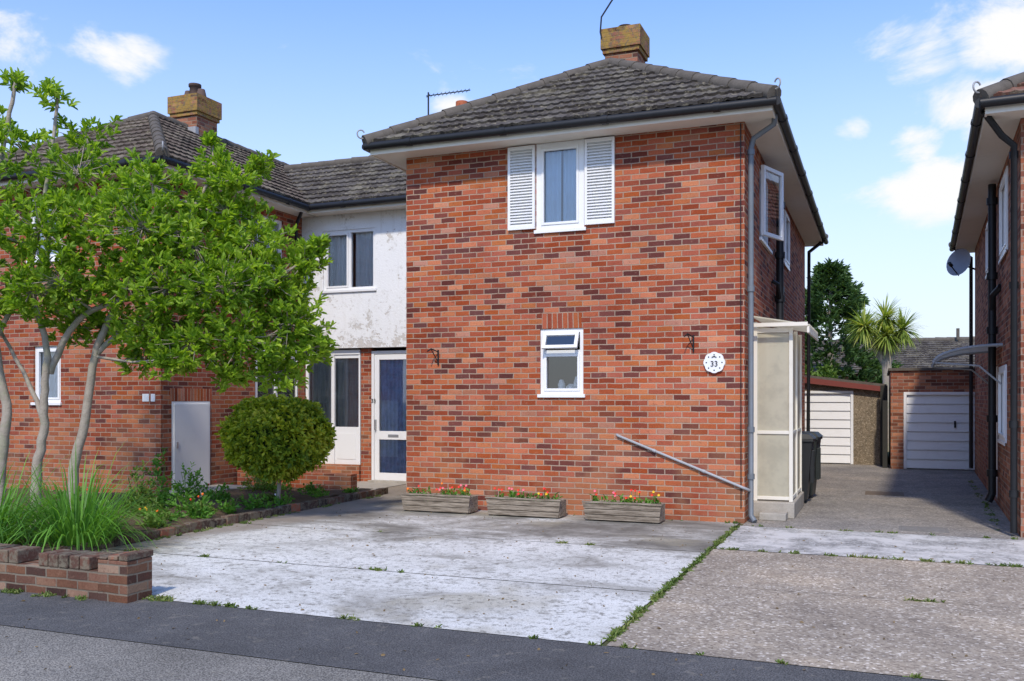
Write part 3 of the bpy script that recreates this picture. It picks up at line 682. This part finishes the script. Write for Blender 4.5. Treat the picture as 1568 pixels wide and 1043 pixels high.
garage(-3.6,0.0,-3.0,-.62,23.6,1.78,1.85,'gable')
garage(.2,3.3,.47,2.9,22.5,1.74,2.22,'flat')
FP=empty('timber_fence');mb=MB();mb.box(-.02,.14,23.2,23.3,0.01,1.9);mb.box(.03,.13,22.7,23.2,.01,1.55);mb.build('fence_panel',simple('dark_timber',(.04,.04,.035),.9),FP)
B=empty('distant_bungalow');mb=MB();mb.box(-3,7,37,44,0,2.5,0);mb.build('bungalow_walls',[M_brickR],B)
L=math.hypot(3.9,1.35)
tile_slope('bungalow_roof_front',(-3.4,36.6,2.55),(1,0,0),(0,3.9/L,1.35/L),[(0,0),(10.8,0),(10.8,L),(0,L)],M_tile,B)
tile_slope('bungalow_roof_back',(7.4,44.4,2.55),(-1,0,0),(0,-3.9/L,1.35/L),[(0,0),(10.8,0),(10.8,L),(0,L)],M_tile,B)
mb=MB();ridge_line(mb,(-3.4,40.5,3.92),(7.4,40.5,3.92),.12);mb.tube([(2.8,40.2,3.9),(2.8,40.2,4.35)],.06,8);mb.build('bungalow_ridge',M_ridge,B)
# ================================================================ GROUND
def sheet(name,x0,x1,y0,y1,z,mat):
    mb=MB();mb.quad((x0,y0,z),(x1,y0,z),(x1,y1,z),(x0,y1,z));return mb.build(name,mat)
sheet('ground',-400,400,-300,500,0,M_ground)
sheet('road',-60,60,-12,2.2,.004,M_asph)
sheet('pavement',-60,60,2.2,4.68,.008,M_asph2)
sheet('pavement_strip',-60,60,4.68,5.72,.0121,M_asph)
DW=empty('driveway');mb=MB();J=.010
for (x0,x1,y0,y1) in((-7.6,-1.68,5.735,7.45-J),(-7.6,-1.68,7.45+J,9.6-J),(-7.6,-1.68,9.6+J,12.0),(-8.2,XL-.004,12.0,LY+.1)):
    mb.quad((x0,y0,.012),(x1,y0,.012),(x1,y1,.012),(x0,y1,.012))
mb.build('concrete_slabs',M_conc,DW)
mb=MB()
for (x0,x1,y0,y1) in((-1.64,12,5.735,7.9-.004),(-1.64,12,7.9+.004,9.83)):
    mb.quad((x0,y0,.012),(x1,y0,.012),(x1,y1,.012),(x0,y1,.012))
mb.build('aggregate_slabs',M_agg,DW)
mb=MB();mb.quad((-1.63,9.86,.012),(12,9.86,.012),(12,11.75,.012),(-1.63,11.75,.012));mb.build('pale_band',M_band,DW)
mb=MB();mb.quad((-1.61,11.76,.012),(3.2,11.76,.012),(3.2,24,.012),(-1.61,24,.012))
mb.build('rear_drive',M_aggfar,DW)
MH=empty('manhole_cover');mb=MB();mb.box(-.25,.35,16.3,16.9,.012,.018);mb.build('iron_cover',simple('rusty_iron',(.16,.12,.08),.8,.3,12),MH)
DC=empty('drain_cover');mb=MB();mb.box(.2,.75,12.0,12.45,.012,.018);
for k in range(8): mb.box(.23,.72,12.04+k*.05,12.07+k*.05,.018,.023)
mb.build('steel_cover',simple('drain_iron',(.2,.185,.165),.8,.3,12),DC)
mb=MB();nx,ny=40,36;vs=[]
for j in range(ny+1):
    for i in range(nx+1):
        x=-17+(9.28)*i/nx;y=5.9+7.3*j/ny;vs.append((x,y,.07+.03*math.sin(x*3.1+y)+.02*math.sin(y*4.3)+random.uniform(0,.03)))
mb.add(vs,[(j*(nx+1)+i,j*(nx+1)+i+1,(j+1)*(nx+1)+i+1,(j+1)*(nx+1)+i) for j in range(ny) for i in range(nx)],0,True);mb.build('flower_bed',M_soil)
mb=MB();y=6.0
while y<13.4:
    z=.11+random.uniform(-.012,.012);dx=random.uniform(-.012,.012);mb.box(-7.72+dx,-7.61+dx,y,y+.215,.0,z);y+=.228
mb.build('brick_edging',M_single,None,.006)
E1=empty('garden_wall');mb=MB();mb.box(-17,-5.72,5.55,5.78,0,.235);mb.box(-5.72,-5.42,5.53,5.80,0,.335)
x=-16.9
while x<-5.83:
    if random.random()<.95: mb.box(x,x+.100,5.545+random.uniform(-.006,.006),5.785,.237,.34+random.uniform(-.012,.008),1)
    x+=.112
for x0,x1 in((-5.73,-5.62),(-5.61,-5.51),(-5.50,-5.41)): mb.box(x0,x1-.006,5.525,5.81,.337,.375+random.uniform(-.02,.015),1)
mb.build('wall_bricks',[M_dbrick,M_single],E1,.008)
E2=empty('garden_wall');mb=MB();mb.box(-10.45,-8.15,13.2,13.4,0,.34);mb.build('low_wall_bricks',M_brickL,E2,.006)
mb=MB();mb.box(-10.47,-9.75,11.5,12.75,.0,.14);mb.build('cupboard_step',M_kerbc,None,.01)
sheet('side_path',-10.45,-8.15,13.4,15.3,.02,M_kerbc)
# ================================================================ vegetation
def leaves(name,base,dirv,L,Wd,mat,par=None,curl=.25):
    base=np.asarray(base,float);d=np.asarray(dirv,float);d/=np.linalg.norm(d,axis=1,keepdims=True)+1e-9
    n=len(base);r=rng.normal(size=(n,3));s=np.cross(d,r);s/=np.linalg.norm(s,axis=1,keepdims=True)+1e-9
    up=np.cross(s,d);flip=np.sign(up[:,2:3]);flip[flip==0]=1;up*=flip
    L=np.broadcast_to(np.asarray(L,float).reshape(-1,1),(n,1));W=np.broadcast_to(np.asarray(Wd,float).reshape(-1,1),(n,1))
    v=np.empty((n,6,3))
    v[:,0]=base;v[:,1]=base+d*L*.4+s*W*.5+up*W*curl;v[:,2]=base+d*L*.78+s*W*.38+up*(W*curl-L*.04);v[:,3]=base+d*L-up*L*.12;v[:,4]=base+d*L*.78-s*W*.38+up*(W*curl-L*.04);v[:,5]=base+d*L*.4-s*W*.5+up*W*curl
    V=v.reshape(-1,3);idx=np.arange(n)[:,None]*6
    q=np.concatenate([idx+np.array([[0,1,2,3]]),idx+np.array([[0,3,4,5]])],axis=0)
    me=bpy.data.meshes.new(name);me.vertices.add(len(V));me.vertices.foreach_set('co',V.ravel())
    me.loops.add(q.size);me.loops.foreach_set('vertex_index',q.ravel().astype(np.int32))
    me.polygons.add(len(q));me.polygons.foreach_set('loop_start',np.arange(0,q.size,4,dtype=np.int32));me.polygons.foreach_set('loop_total',np.full(len(q),4,dtype=np.int32))
    me.update(calc_edges=True);me.validate();me.materials.append(mat)
    o=bpy.data.objects.new(name,me);COL.objects.link(o)
    if par:o.parent=par
    return o
def rosettes(tips,axes,k,spread,back=.10):
    tips=np.repeat(tips,k,axis=0);ax=np.repeat(axes,k,axis=0)
    r=rng.normal(size=ax.shape);s=np.cross(ax,r);s/=np.linalg.norm(s,axis=1,keepdims=True)
    a=rng.uniform(spread[0],spread[1],size=(len(ax),1))
    d=ax*np.cos(a)+s*np.sin(a)
    return tips-ax*rng.uniform(0,back,size=(len(ax),1)),d
T=empty('deciduous_tree',(0,0,0))
bx,by=-9.3,8.13
RT=Vector((.928,.371,0));FW=Vector((-.371,.928,0))
def tp(a,b,z): 
    p=Vector((bx,by,0))+RT*a+FW*b;return Vector((p.x,p.y,z))
cl=[(-.55,.2,4.95,.28,14),(-.35,.1,5.45,.14,8),(.20,.0,5.2,.22,12),(.42,.3,4.8,.34,20),(-.15,-.3,4.55,.4,22),(-.75,.1,4.2,.45,34),(.5,-.1,4.25,.45,34),(.05,.4,4.0,.5,38),
(1.1,.1,4.2,.34,28),(1.45,-.3,4.08,.40,42),(1.75,.3,3.95,.38,40),(2.1,.0,4.4,.22,18),(2.02,.1,4.68,.12,8),(2.35,-.1,4.2,.28,24),(2.62,.1,4.42,.16,12),(2.2,.2,3.85,.42,50),
(-.9,.0,3.5,.5,42),(-.4,-.5,3.6,.5,44),(.3,-.6,3.5,.5,56),(.9,-.5,3.65,.48,58),(1.5,-.7,3.5,.48,62),(1.9,-.2,3.4,.5,65),(2.5,.1,3.5,.42,58),(1.0,.6,3.5,.5,36),
(-.9,.2,2.9,.45,34),(-.2,.4,2.9,.42,34),(.1,-.4,2.85,.42,36),(-.5,-.3,2.7,.36,26),(.35,.2,2.55,.35,28),(.5,-.5,2.95,.45,48),(1.15,-.3,2.95,.48,62),(1.7,-.5,2.85,.48,70),(2.3,-.4,2.9,.5,76),(2.75,.1,3.0,.45,66),(3.15,.0,3.25,.24,28),(3.3,.05,3.42,.14,14),
(.75,.3,2.5,.36,32),(1.4,-.1,2.42,.42,58),(1.95,-.3,2.3,.42,62),(2.45,-.2,2.3,.45,72),(2.95,.0,2.5,.42,68),(3.18,.1,2.2,.28,38),(2.8,.1,1.92,.28,34),(1.15,.2,2.1,.22,16),(2.3,.0,1.92,.24,22),(2.5,.7,3.0,.45,44),(1.8,.8,3.1,.5,40),(1.7,-.4,2.05,.22,20)]
stems=[[(-.50,0,0.0),(-.48,0,.8),(-.40,0,1.4),(-.52,0,2.1),(-.62,.05,3.0),(-.6,.1,4.0),(-.45,.1,4.9),(-.35,.1,5.4)],
[(-.05,0,0),(-.05,0,.65),(.03,0,1.2),(.08,-.05,1.7),(.12,-.1,2.2),(.0,-.2,3.0),(.1,-.1,4.0),(.2,0,5.1)],
[(.33,.1,0),(.35,.1,.75),(.5,.1,1.4),(.62,.05,2.1),(.85,0,2.6),(1.2,-.05,3.1),(1.7,-.1,3.6),(2.05,.05,4.3)],
[(.12,-.02,1.9),(.5,-.15,2.5),(1.1,-.25,2.75),(1.8,-.3,2.85),(2.6,-.05,2.9),(3.2,0,3.3)],
[(.62,.05,2.1),(1.0,.1,2.45),(1.6,.05,2.5),(2.3,0,2.4),(3.0,.05,2.3)],
[(.05,0,1.3),(-.2,.1,1.8),(-.6,.15,2.5),(-.9,.1,3.3)],
[(-.55,0,2.3),(-.25,.1,2.9),(.1,.2,3.6),(.45,.2,4.7)],[(.85,0,2.6),(.95,.3,3.2),(1.2,.3,4.1)]]
rad=[(.075,.02),(.07,.018),(.07,.02),(.045,.012),(.04,.012),(.035,.012),(.035,.012),(.03,.01)]
mb=MB();SP=[]
for st,(r0,r1) in zip(stems,rad):
    pts=[tp(*p) for p in st];fine=[]
    for i in range(len(pts)-1):
        p0=pts[max(0,i-1)];p1=pts[i];p2=pts[i+1];p3=pts[min(len(pts)-1,i+2)]
        for k in range(5):
            t=k/5;q=.5*((2*p1)+(p2-p0)*t+(2*p0-5*p1+4*p2-p3)*t*t+(3*p1-p0-3*p2+p3)*t**3)
            fine.append(q+Vector((random.uniform(-1,1),random.uniform(-1,1),0))*.010)
    fine.append(pts[-1]);n=len(fine);rs=[r0+(r1-r0)*(i/(n-1))**.8 for i in range(n)]
    if st[0][2]==0: rs[0]*=1.5;rs[1]*=1.25
    mb.tube(fine,rs,10);SP+=fine[4:]
tips=[];axes=[]
for (a,b,z,r,k) in cl:
    c=tp(a,b,z);near=min(SP,key=lambda p:(p-c).length+ (0.6 if p.z>c.z+.1 else 0))
    m=near.lerp(c,.5)+Vector((0,0,-.05))
    mb.tube([near,m,c],[.02,.014,.009],6)
    k=int(k*1.65)
    for i in range(k):
        d=Vector(rng.normal(size=3)).normalized();rr=r*random.uniform(.35,1.22)
        p=c+Vector((d.x*rr*1.1,d.y*rr*1.1,d.z*rr*.85))
        axv=(d*.75+Vector((0,0,.75))+RT*.15).normalized()
        tips.append(p);axes.append(axv)
        if i%3==0:
            mb.tube([c.lerp(p,.1),c.lerp(p,.6)+Vector((0,0,-.02)),p],[.007,.005,.003],4)
mb.build('trunk_and_branches',M_bark,T)
tips=np.array(tips);axes=np.array(axes)
b0,d0=rosettes(tips,axes,11,(.25,1.25))
leaves('foliage',b0,d0,rng.uniform(.065,.125,len(b0)),rng.uniform(.026,.042,len(b0)),M_leaf,T)
Bu=empty('round_bush');n=1800;u=rng.normal(size=(n,3));u/=np.linalg.norm(u,axis=1,keepdims=True)
bump=1+.06*np.sin(u[:,0]*7+1)*np.sin(u[:,2]*6)+.04*np.sin(u[:,1]*11)
rr=rng.uniform(.84,1.04,n)*bump
c=np.array([-8.25,11.35,1.02]);pts=c+u*rr[:,None]*np.array([.80,.74,.60])
b0,d0=rosettes(pts,(u+np.array([0,0,.35]))/np.linalg.norm(u+np.array([0,0,.35]),axis=1,keepdims=True),9,(.5,1.5))
leaves('bush_leaves',b0,d0,rng.uniform(.05,.09,len(b0)),rng.uniform(.03,.045,len(b0)),M_bush,Bu)
mb=MB();mb.tube([(-8.25,11.35,0),(-8.23,11.35,.3),(-8.25,11.36,.7)],[.035,.03,.03],8);
for k in range(7):
    a=k*.9;mb.tube([(-8.25,11.35,.4),(-8.25+.4*math.cos(a),11.35+.35*math.sin(a),.9)],[.02,.01],6)
mb.build('bush_stem',M_bark,Bu)
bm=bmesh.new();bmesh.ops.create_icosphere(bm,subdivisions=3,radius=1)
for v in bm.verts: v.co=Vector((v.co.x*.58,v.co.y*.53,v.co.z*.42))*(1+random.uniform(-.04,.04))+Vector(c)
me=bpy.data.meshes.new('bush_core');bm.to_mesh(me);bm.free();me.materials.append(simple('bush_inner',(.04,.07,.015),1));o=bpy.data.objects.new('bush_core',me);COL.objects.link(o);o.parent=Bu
def blades(name,specs,mat,par=None,seg=5):
    mb=MB()
    for (b,d,L,w,dr) in specs:
        b=Vector(b);d=Vector(d).normalized();s=d.cross(Vector((0,0,1)));s=s.normalized() if s.length>.01 else Vector((1,0,0))
        vs=[];p=b.copy();dd=d.copy()
        for i in range(seg+1):
            t=i/seg;ww=w*(1-t)**.6*(.6+.8*t if t<.3 else 1)
            vs+=[p-s*ww*.5,p+s*ww*.5]
            dd=(dd+Vector((0,0,-dr/seg*(.5+t)))).normalized();p=p+dd*(L/seg)
        mb.add(vs,[(2*i,2*i+1,2*i+3,2*i+2) for i in range(seg)],0,True)
    return mb.build(name,mat,par)
def clump(name,x,y,z,n,rb,L,w,dr,mat,tilt=(.1,.8)):
    sp=[]
    for i in range(n):
        a=random.uniform(0,6.28);r=rb*math.sqrt(random.random());t=random.uniform(*tilt)
        sp.append(((x+r*math.cos(a),y+r*math.sin(a),z),(math.cos(a)*math.sin(t),math.sin(a)*math.sin(t),math.cos(t)),L*random.uniform(.5,1.1),w*random.uniform(.7,1.2),dr*random.uniform(.6,1.8)))
    e=empty(name);blades('leaf_blades',sp,mat,e);return e
clump('daylily_plant',-7.85,7.3,.08,480,.38,1.1,.022,1.8,M_grass)
clump('daylily_plant',-8.75,7.0,.08,380,.40,1.1,.022,1.8,M_grass)
def plant(name,x,y,h,r,n,mat,fl=None,nf=0,z0=.08,ls=(.04,.08)):
    e=empty(name);d=rng.normal(size=(n,3));d/=np.linalg.norm(d,axis=1,keepdims=True);d[:,2]=abs(d[:,2])
    p=np.array([x,y,z0])+d*rng.uniform(.2,1,(n,1))*np.array([r,r,h]);b0,d0=rosettes(p,(d+[0,0,.5])/np.linalg.norm(d+[0,0,.5],axis=1,keepdims=True),5,(.2,1.3))
    leaves('plant_leaves',b0,d0,rng.uniform(ls[0],ls[1],len(b0)),rng.uniform(ls[0]*.4,ls[1]*.45,len(b0)),mat,e)
    mb=MB()
    for k in range(5): mb.tube([(x,y,z0-.05),(x+random.uniform(-r,r)*.6,y+random.uniform(-r,r)*.6,z0+h*.7)],.004,5)
    mb.build('plant_stems',M_weed,e)
    if nf:
        mb=MB()
        for k in range(nf):
            a=random.uniform(0,6.28);q=r*random.uniform(.1,1);fx,fy,fz=x+q*math.cos(a),y+q*math.sin(a),z0+h*random.uniform(.7,1.1)
            R=random.uniform(.012,.022)
            vs=[(fx,fy,fz)];m=10
            for j in range(m):
                t=2*math.pi*j/m;rr=R*(1 if j%2 else .72);vs.append((fx+rr*math.cos(t),fy+rr*math.sin(t)*.7-.006,fz+rr*math.sin(t)*.6+.01))
            mb.add(vs,[(0,j+1,(j+1)%m+1) for j in range(m)],random.randrange(len(fl)))
            mb.tube([(fx,fy,fz-.01),(fx,fy,fz+.012)],[R*.5,R*.35],6,random.randrange(len(fl)))
        mb.build('flowers',fl,e)
for (x,y,h,r,n,fl,nf) in [(-8.0,8.6,.25,.22,60,[M_org,M_yel],5),(-8.05,9.4,.3,.25,70,[M_red,M_org],3),(-8.6,8.3,.4,.25,60,None,0),(-8.1,10.1,.25,.2,45,None,0),(-9.0,9.4,.7,.28,110,None,0),(-9.3,10.1,.85,.25,110,None,0),(-8.9,10.8,.35,.3,70,[M_red],2),(-7.95,12.0,.16,.18,30,None,0),(-9.6,11.0,.6,.35,110,None,0),(-8.0,7.9,.2,.2,40,[M_yel],3),(-7.9,11.0,.18,.2,40,[M_wfl],1),(-9.3,12.3,.4,.35,80,None,0),(-10.6,9.8,.3,.3,60,[M_red],3),(-8.5,12.6,.2,.3,50,None,0),(-9.9,9.0,.35,.4,80,None,0),(-10.6,8.3,.3,.4,70,None,0),(-9.4,12.8,.25,.4,70,None,0),(-8.4,9.9,.15,.3,50,None,0),(-7.9,12.8,.12,.2,30,None,0),(-8.5,11.6,.12,.35,50,None,0),(-8.2,9.0,.2,.3,60,None,0),(-8.7,9.9,.3,.3,60,None,0),(-9.9,10.4,.35,.4,70,None,0),(-8.1,10.6,.2,.25,50,None,0),(-8.6,9.1,.25,.3,60,None,0)]:
    plant('bedding_plant',x,y,h,r,n,M_hedge if random.random()<.4 else M_grass,fl,nf)
g=NG('weathered_wood');o_=g.obj();mp=g.n('ShaderNodeMapping',{'Vector':o_,'Scale':(1.5,8,22)}).outputs[0];nz=g.noise(mp,3,5,.7)
M_wood=g.out(g.mix(g.sm(nz,.3,.7),(.11,.085,.06),(.38,.32,.25)),.9,g.bump(nz,.6,.006),.15)
for i,(x0,x1) in enumerate(((-6.28,-5.2),(-4.98,-3.90),(-3.61,-2.56))):
    e=empty('wooden_planter');mb=MB();y0,y1=11.47,11.80;z0,z1=.03,.25
    for k in range(3):
        za=z0+k*.072;zb=za+.064;o1=.010*k
        mb.hexa([(x0+.04-o1,y0+.02-o1*.5,za),(x1-.04+o1,y0+.02-o1*.5,za),(x1-.04+o1,y0+.042-o1*.5,za),(x0+.04-o1,y0+.042-o1*.5,za),(x0+.03-o1,y0+.015-o1*.5,zb),(x1-.03+o1,y0+.015-o1*.5,zb),(x1-.03+o1,y0+.037-o1*.5,zb),(x0+.03-o1,y0+.037-o1*.5,zb)])
    mb.box(x0+.03,x0+.055,y0+.045,y1-.025,z0,z1-.005);mb.box(x1-.055,x1-.03,y0+.045,y1-.025,z0,z1-.005);mb.box(x0+.03,x1-.03,y1-.022,y1,z0,z1-.004)
    mb.box(x0+.0,x1,y0-.006,y0+.04,z1-.004,z1+.018);mb.box(x0+.06,x0+.14,y0+.05,y1-.03,.012,.029);mb.box(x1-.14,x1-.06,y0+.05,y1-.03,.012,.029)
    mb.box(x0+.057,x1-.057,y0+.046,y1-.024,z1-.06,z1-.03,1)
    mb.build('planter_boards',[M_wood,M_soil],e,.003)
    n=60;p=np.stack([rng.uniform(x0+.08,x1-.08,n),rng.uniform(y0+.06,y1-.05,n),np.full(n,.23)+rng.uniform(0,.09,n)],1)
    b0,d0=rosettes(p,np.tile([[0,-.1,1.]],(n,1)),5,(.2,1.2));leaves('planter_leaves',b0,d0,rng.uniform(.03,.08,len(b0)),.022,M_grass,e)
    mb=MB()
    for k in range(15):
        fx,fy,fz=random.uniform(x0+.08,x1-.08),random.uniform(y0+.03,y1-.1),random.uniform(.31,.42)
        R=.020;mm=(random.choice((0,0,1,4)) if fx<(x0+x1)/2+ .1 else random.choice((2,0))) if i else random.choice((0,1,0,4));mb.tube([(fx,fy,.22),(fx,fy,fz)],.003,4,3)
        vs=[(fx,fy,fz)]
        for j in range(10):
            t=2*math.pi*j/10;rr=R*(1 if j%2 else .7);vs.append((fx+rr*math.cos(t),fy-.008+rr*math.sin(t)*.4,fz+rr*math.sin(t)*.9))
        mb.add(vs,[(0,j+1,(j+1)%10+1) for j in range(10)],mm)
    mb.build('planter_flowers',[M_red,M_org,M_yel,M_weed,M_pink],e)
wp=[]
def weedline(x0,y0,x1,y1,n,j=.03,clus=.5):
    k=0
    while k<n:
        t=random.random();m=random.randint(1,int(1+8*clus))
        for _ in range(m):
            tt=t+random.uniform(-.012,.012);wp.append((x0+(x1-x0)*tt+random.uniform(-j,j),y0+(y1-y0)*tt+random.uniform(-j,j),.008));k+=1
weedline(-1.66,5.8,-1.66,11.6,340,.03,1)
weedline(-7.5,5.73,-1.7,5.73,120,.02,1.5);weedline(-1.6,5.73,2,5.73,12,.015)
weedline(-7.5,7.45,-1.8,7.45,50,.03,1.2);weedline(-7.5,9.6,-1.7,9.6,24,.02,1);weedline(-1.6,9.845,3,9.845,160,.025,1.2);weedline(-1.6,7.9,3,7.9,18,.02,1)
weedline(-7.56,6,-7.56,13.2,160,.04,1);weedline(-6.4,11.93,-1.7,11.93,60,.03,1);weedline(-9,5.5,-5.4,5.5,120,.04,1.5);weedline(-1.5,11.75,1.4,11.75,30,.02);weedline(-5.38,5.75,-5.2,5.75,30,.08);weedline(1.3,12,1.6,20,60,.05)
wp=np.array(wp);b0,d0=rosettes(wp,np.tile([[0,0,1.]],(len(wp),1)),7,(.4,1.45));b0[:,2]=.008
leaves('weeds',b0,d0,rng.uniform(.015,.05,len(b0)),rng.uniform(.006,.014,len(b0)),M_weed)
n=700;p=np.stack([rng.uniform(-10,4,n),rng.uniform(3.2,11.5,n),np.full(n,.018)],1);p=p[~((p[:,0]<-7.4)&(p[:,1]>5.5))]
d=rng.normal(size=p.shape);d[:,2]*=.08
leaves('fallen_leaves',p,d,rng.uniform(.012,.04,len(p)),rng.uniform(.006,.02,len(p)),simple('dry_leaf',(.20,.14,.07),.9,.4,3),None,.1)
C=empty('conifer_tree');tp_=[];ax_=[];cx,cy=-1.65,34.0
for k in range(1700):
    t=random.random()**.8;z=.8+t*5.4;r=(1-t)**.6*2.0+.15;a=random.uniform(0,6.28);lob=1+.25*math.sin(a*5+z*2.2)+.2*math.sin(z*5.3)
    q=r*lob*random.uniform(.55,1);tp_.append((cx+q*math.cos(a),cy+q*math.sin(a),z+random.uniform(-.15,.15)));ax_.append((math.cos(a)*.8,math.sin(a)*.8,.45))
ax_=np.array(ax_);ax_/=np.linalg.norm(ax_,axis=1,keepdims=True);b0,d0=rosettes(np.array(tp_),ax_,8,(.1,.9));leaves('conifer_sprays',b0,d0,rng.uniform(.15,.32,len(b0)),.06,M_dark,C)
mb=MB();mb.tube([(cx,cy,0),(cx,cy,5.6)],[.16,.03],8);
for k in range(30):
    z=1+k*.16;a=k*2.4;r=(1-(z-.8)/5.5)*1.2+.1;mb.tube([(cx,cy,z),(cx+r*math.cos(a),cy+r*math.sin(a),z+.2)],[.03,.01],5)
mb.build('trunk',M_bark,C)
Hd=empty('background_hedge');n=2600;p=np.stack([rng.uniform(-5,0.6,n),rng.uniform(31.2,32.6,n),rng.uniform(0,1,n)],1);p[:,2]=p[:,2]**.7*(2.3+.35*np.sin(p[:,0]*2.3)+.2*np.sin(p[:,0]*7))
b0,d0=rosettes(p,np.tile([[0,-.5,.85]],(n,1))/1.0,6,(.2,1.4));leaves('hedge_leaves',b0,d0,rng.uniform(.12,.22,len(b0)),.07,M_hedge,Hd)
mb=MB();[mb.tube([(x,31.9,0),(x+.2,31.9,1.9)],.04,6) for x in np.arange(-4.8,.5,.7)];mb.build('hedge_stems',M_bark,Hd)
Pm=empty('palm_tree');mb=MB();mb.tube([(.22,30,0),(.2,30,1.6),(.15,30,2.7)],[.17,.15,.14],10)
heads=[(.10,30,4.0),(-.48,29.8,3.75),(.60,30.1,3.65),(.15,29.9,3.45)]
for h in heads: mb.tube([(.15,30,2.6),((.15+h[0])/2,30,(2.7+h[2])/2-.1),h],[.12,.1,.08],8)
mb.build('palm_trunk',M_bark,Pm);sp=[]
for h in heads:
    for k in range(260):
        t=math.acos(random.uniform(-.8,1));a=random.uniform(0,6.28);sp.append((h,(math.cos(a)*math.sin(t),math.sin(a)*math.sin(t),math.cos(t)),random.uniform(.5,.85),.065,.5+.5*random.random()))
blades('palm_fronds',sp,M_palm,Pm)
# ================================================================ world, sun, camera
W=bpy.data.worlds.new('World');S.world=W;W.use_nodes=True;nt=W.node_tree;nt.nodes.clear()
G=NG.__new__(NG);G.nt=nt;G.mat=None
EL,ROT=math.radians(46),math.radians(168)
sky=G.n('ShaderNodeTexSky',sky_type='NISHITA');sky.sun_disc=False;sky.sun_elevation=EL;sky.sun_rotation=ROT;sky.air_density=1.0;sky.dust_density=.6;sky.ozone_density=1.2
v=G.n('ShaderNodeTexCoord').outputs['Generated'];sep=G.n('ShaderNodeSeparateXYZ',{0:v})
mp=G.n('ShaderNodeMapping',{'Vector':v,'Scale':(1,1,1.7)}).outputs[0]
nz=G.n('ShaderNodeTexNoise',{'Vector':mp,'Scale':8,'Detail':6,'Roughness':.62,'Distortion':.3}).outputs['Fac']
def direc(px,py):
    t=(px-784)/1414;return Vector((.928*t-.371,.371*t+.928,(610-py)/1414)).normalized()
acc=None
for px,py,rad_,st in((195,80,.085,1),(1430,80,.10,1),(1530,50,.13,1.15),(1395,215,.06,1),(1440,300,.10,1),(1310,200,.045,.9),(690,165,.05,.9),(1480,150,.10,1),(-300,150,.3,.9)):
    d=direc(px,py);df=G.n('ShaderNodeVectorMath',{0:v,1:tuple(d)},operation='SUBTRACT').outputs[0]
    df=G.n('ShaderNodeVectorMath',{0:df,1:(1,1,1.6)},operation='MULTIPLY').outputs[0]
    ln=G.n('ShaderNodeVectorMath',{0:df},operation='LENGTH').outputs['Value']
    m=G.sm(ln,0,rad_,st,0);acc=m if acc is None else G.math('MAXIMUM',acc,m)
cf=G.sm(G.math('ADD',G.math('MULTIPLY',acc,.42),nz),.64,.86,0,1)
hz=G.sm(sep.outputs[2],-.05,.50,1,0);hz=G.math('MULTIPLY',G.math('POWER',hz,1.1),.95)
base=G.mix(1,sky.outputs[0],(1.15,1.45,2.0),'MULTIPLY')
col=G.mix(hz,base,(5.85,6.1,6.35))
col=G.mix(cf,col,(6.9,6.9,6.9))
bg=G.n('ShaderNodeBackground',{0:col,1:.145});G.n('ShaderNodeOutputWorld',{0:bg.outputs[0]})
L=bpy.data.lights.new('sun','SUN');L.energy=3.3;L.angle=math.radians(3);L.color=(1,.90,.77)
lo_=bpy.data.objects.new('sun',L);COL.objects.link(lo_)
sd=Vector((math.sin(ROT)*math.cos(EL),math.cos(ROT)*math.cos(EL),math.sin(EL)));lo_.rotation_euler=sd.to_track_quat('Z','Y').to_euler()
cam=bpy.data.cameras.new('camera');cam.sensor_width=36;cam.lens=36*1414/1568;cam.shift_y=88.5/1568;cam.clip_end=2000
co=bpy.data.objects.new('camera',cam);COL.objects.link(co);co.location=(0,0,1.6);co.rotation_euler=(math.pi/2,0,math.atan2(.371,.928));S.camera=co
S.view_settings.view_transform='Standard';S.view_settings.look='None';S.view_settings.exposure=0
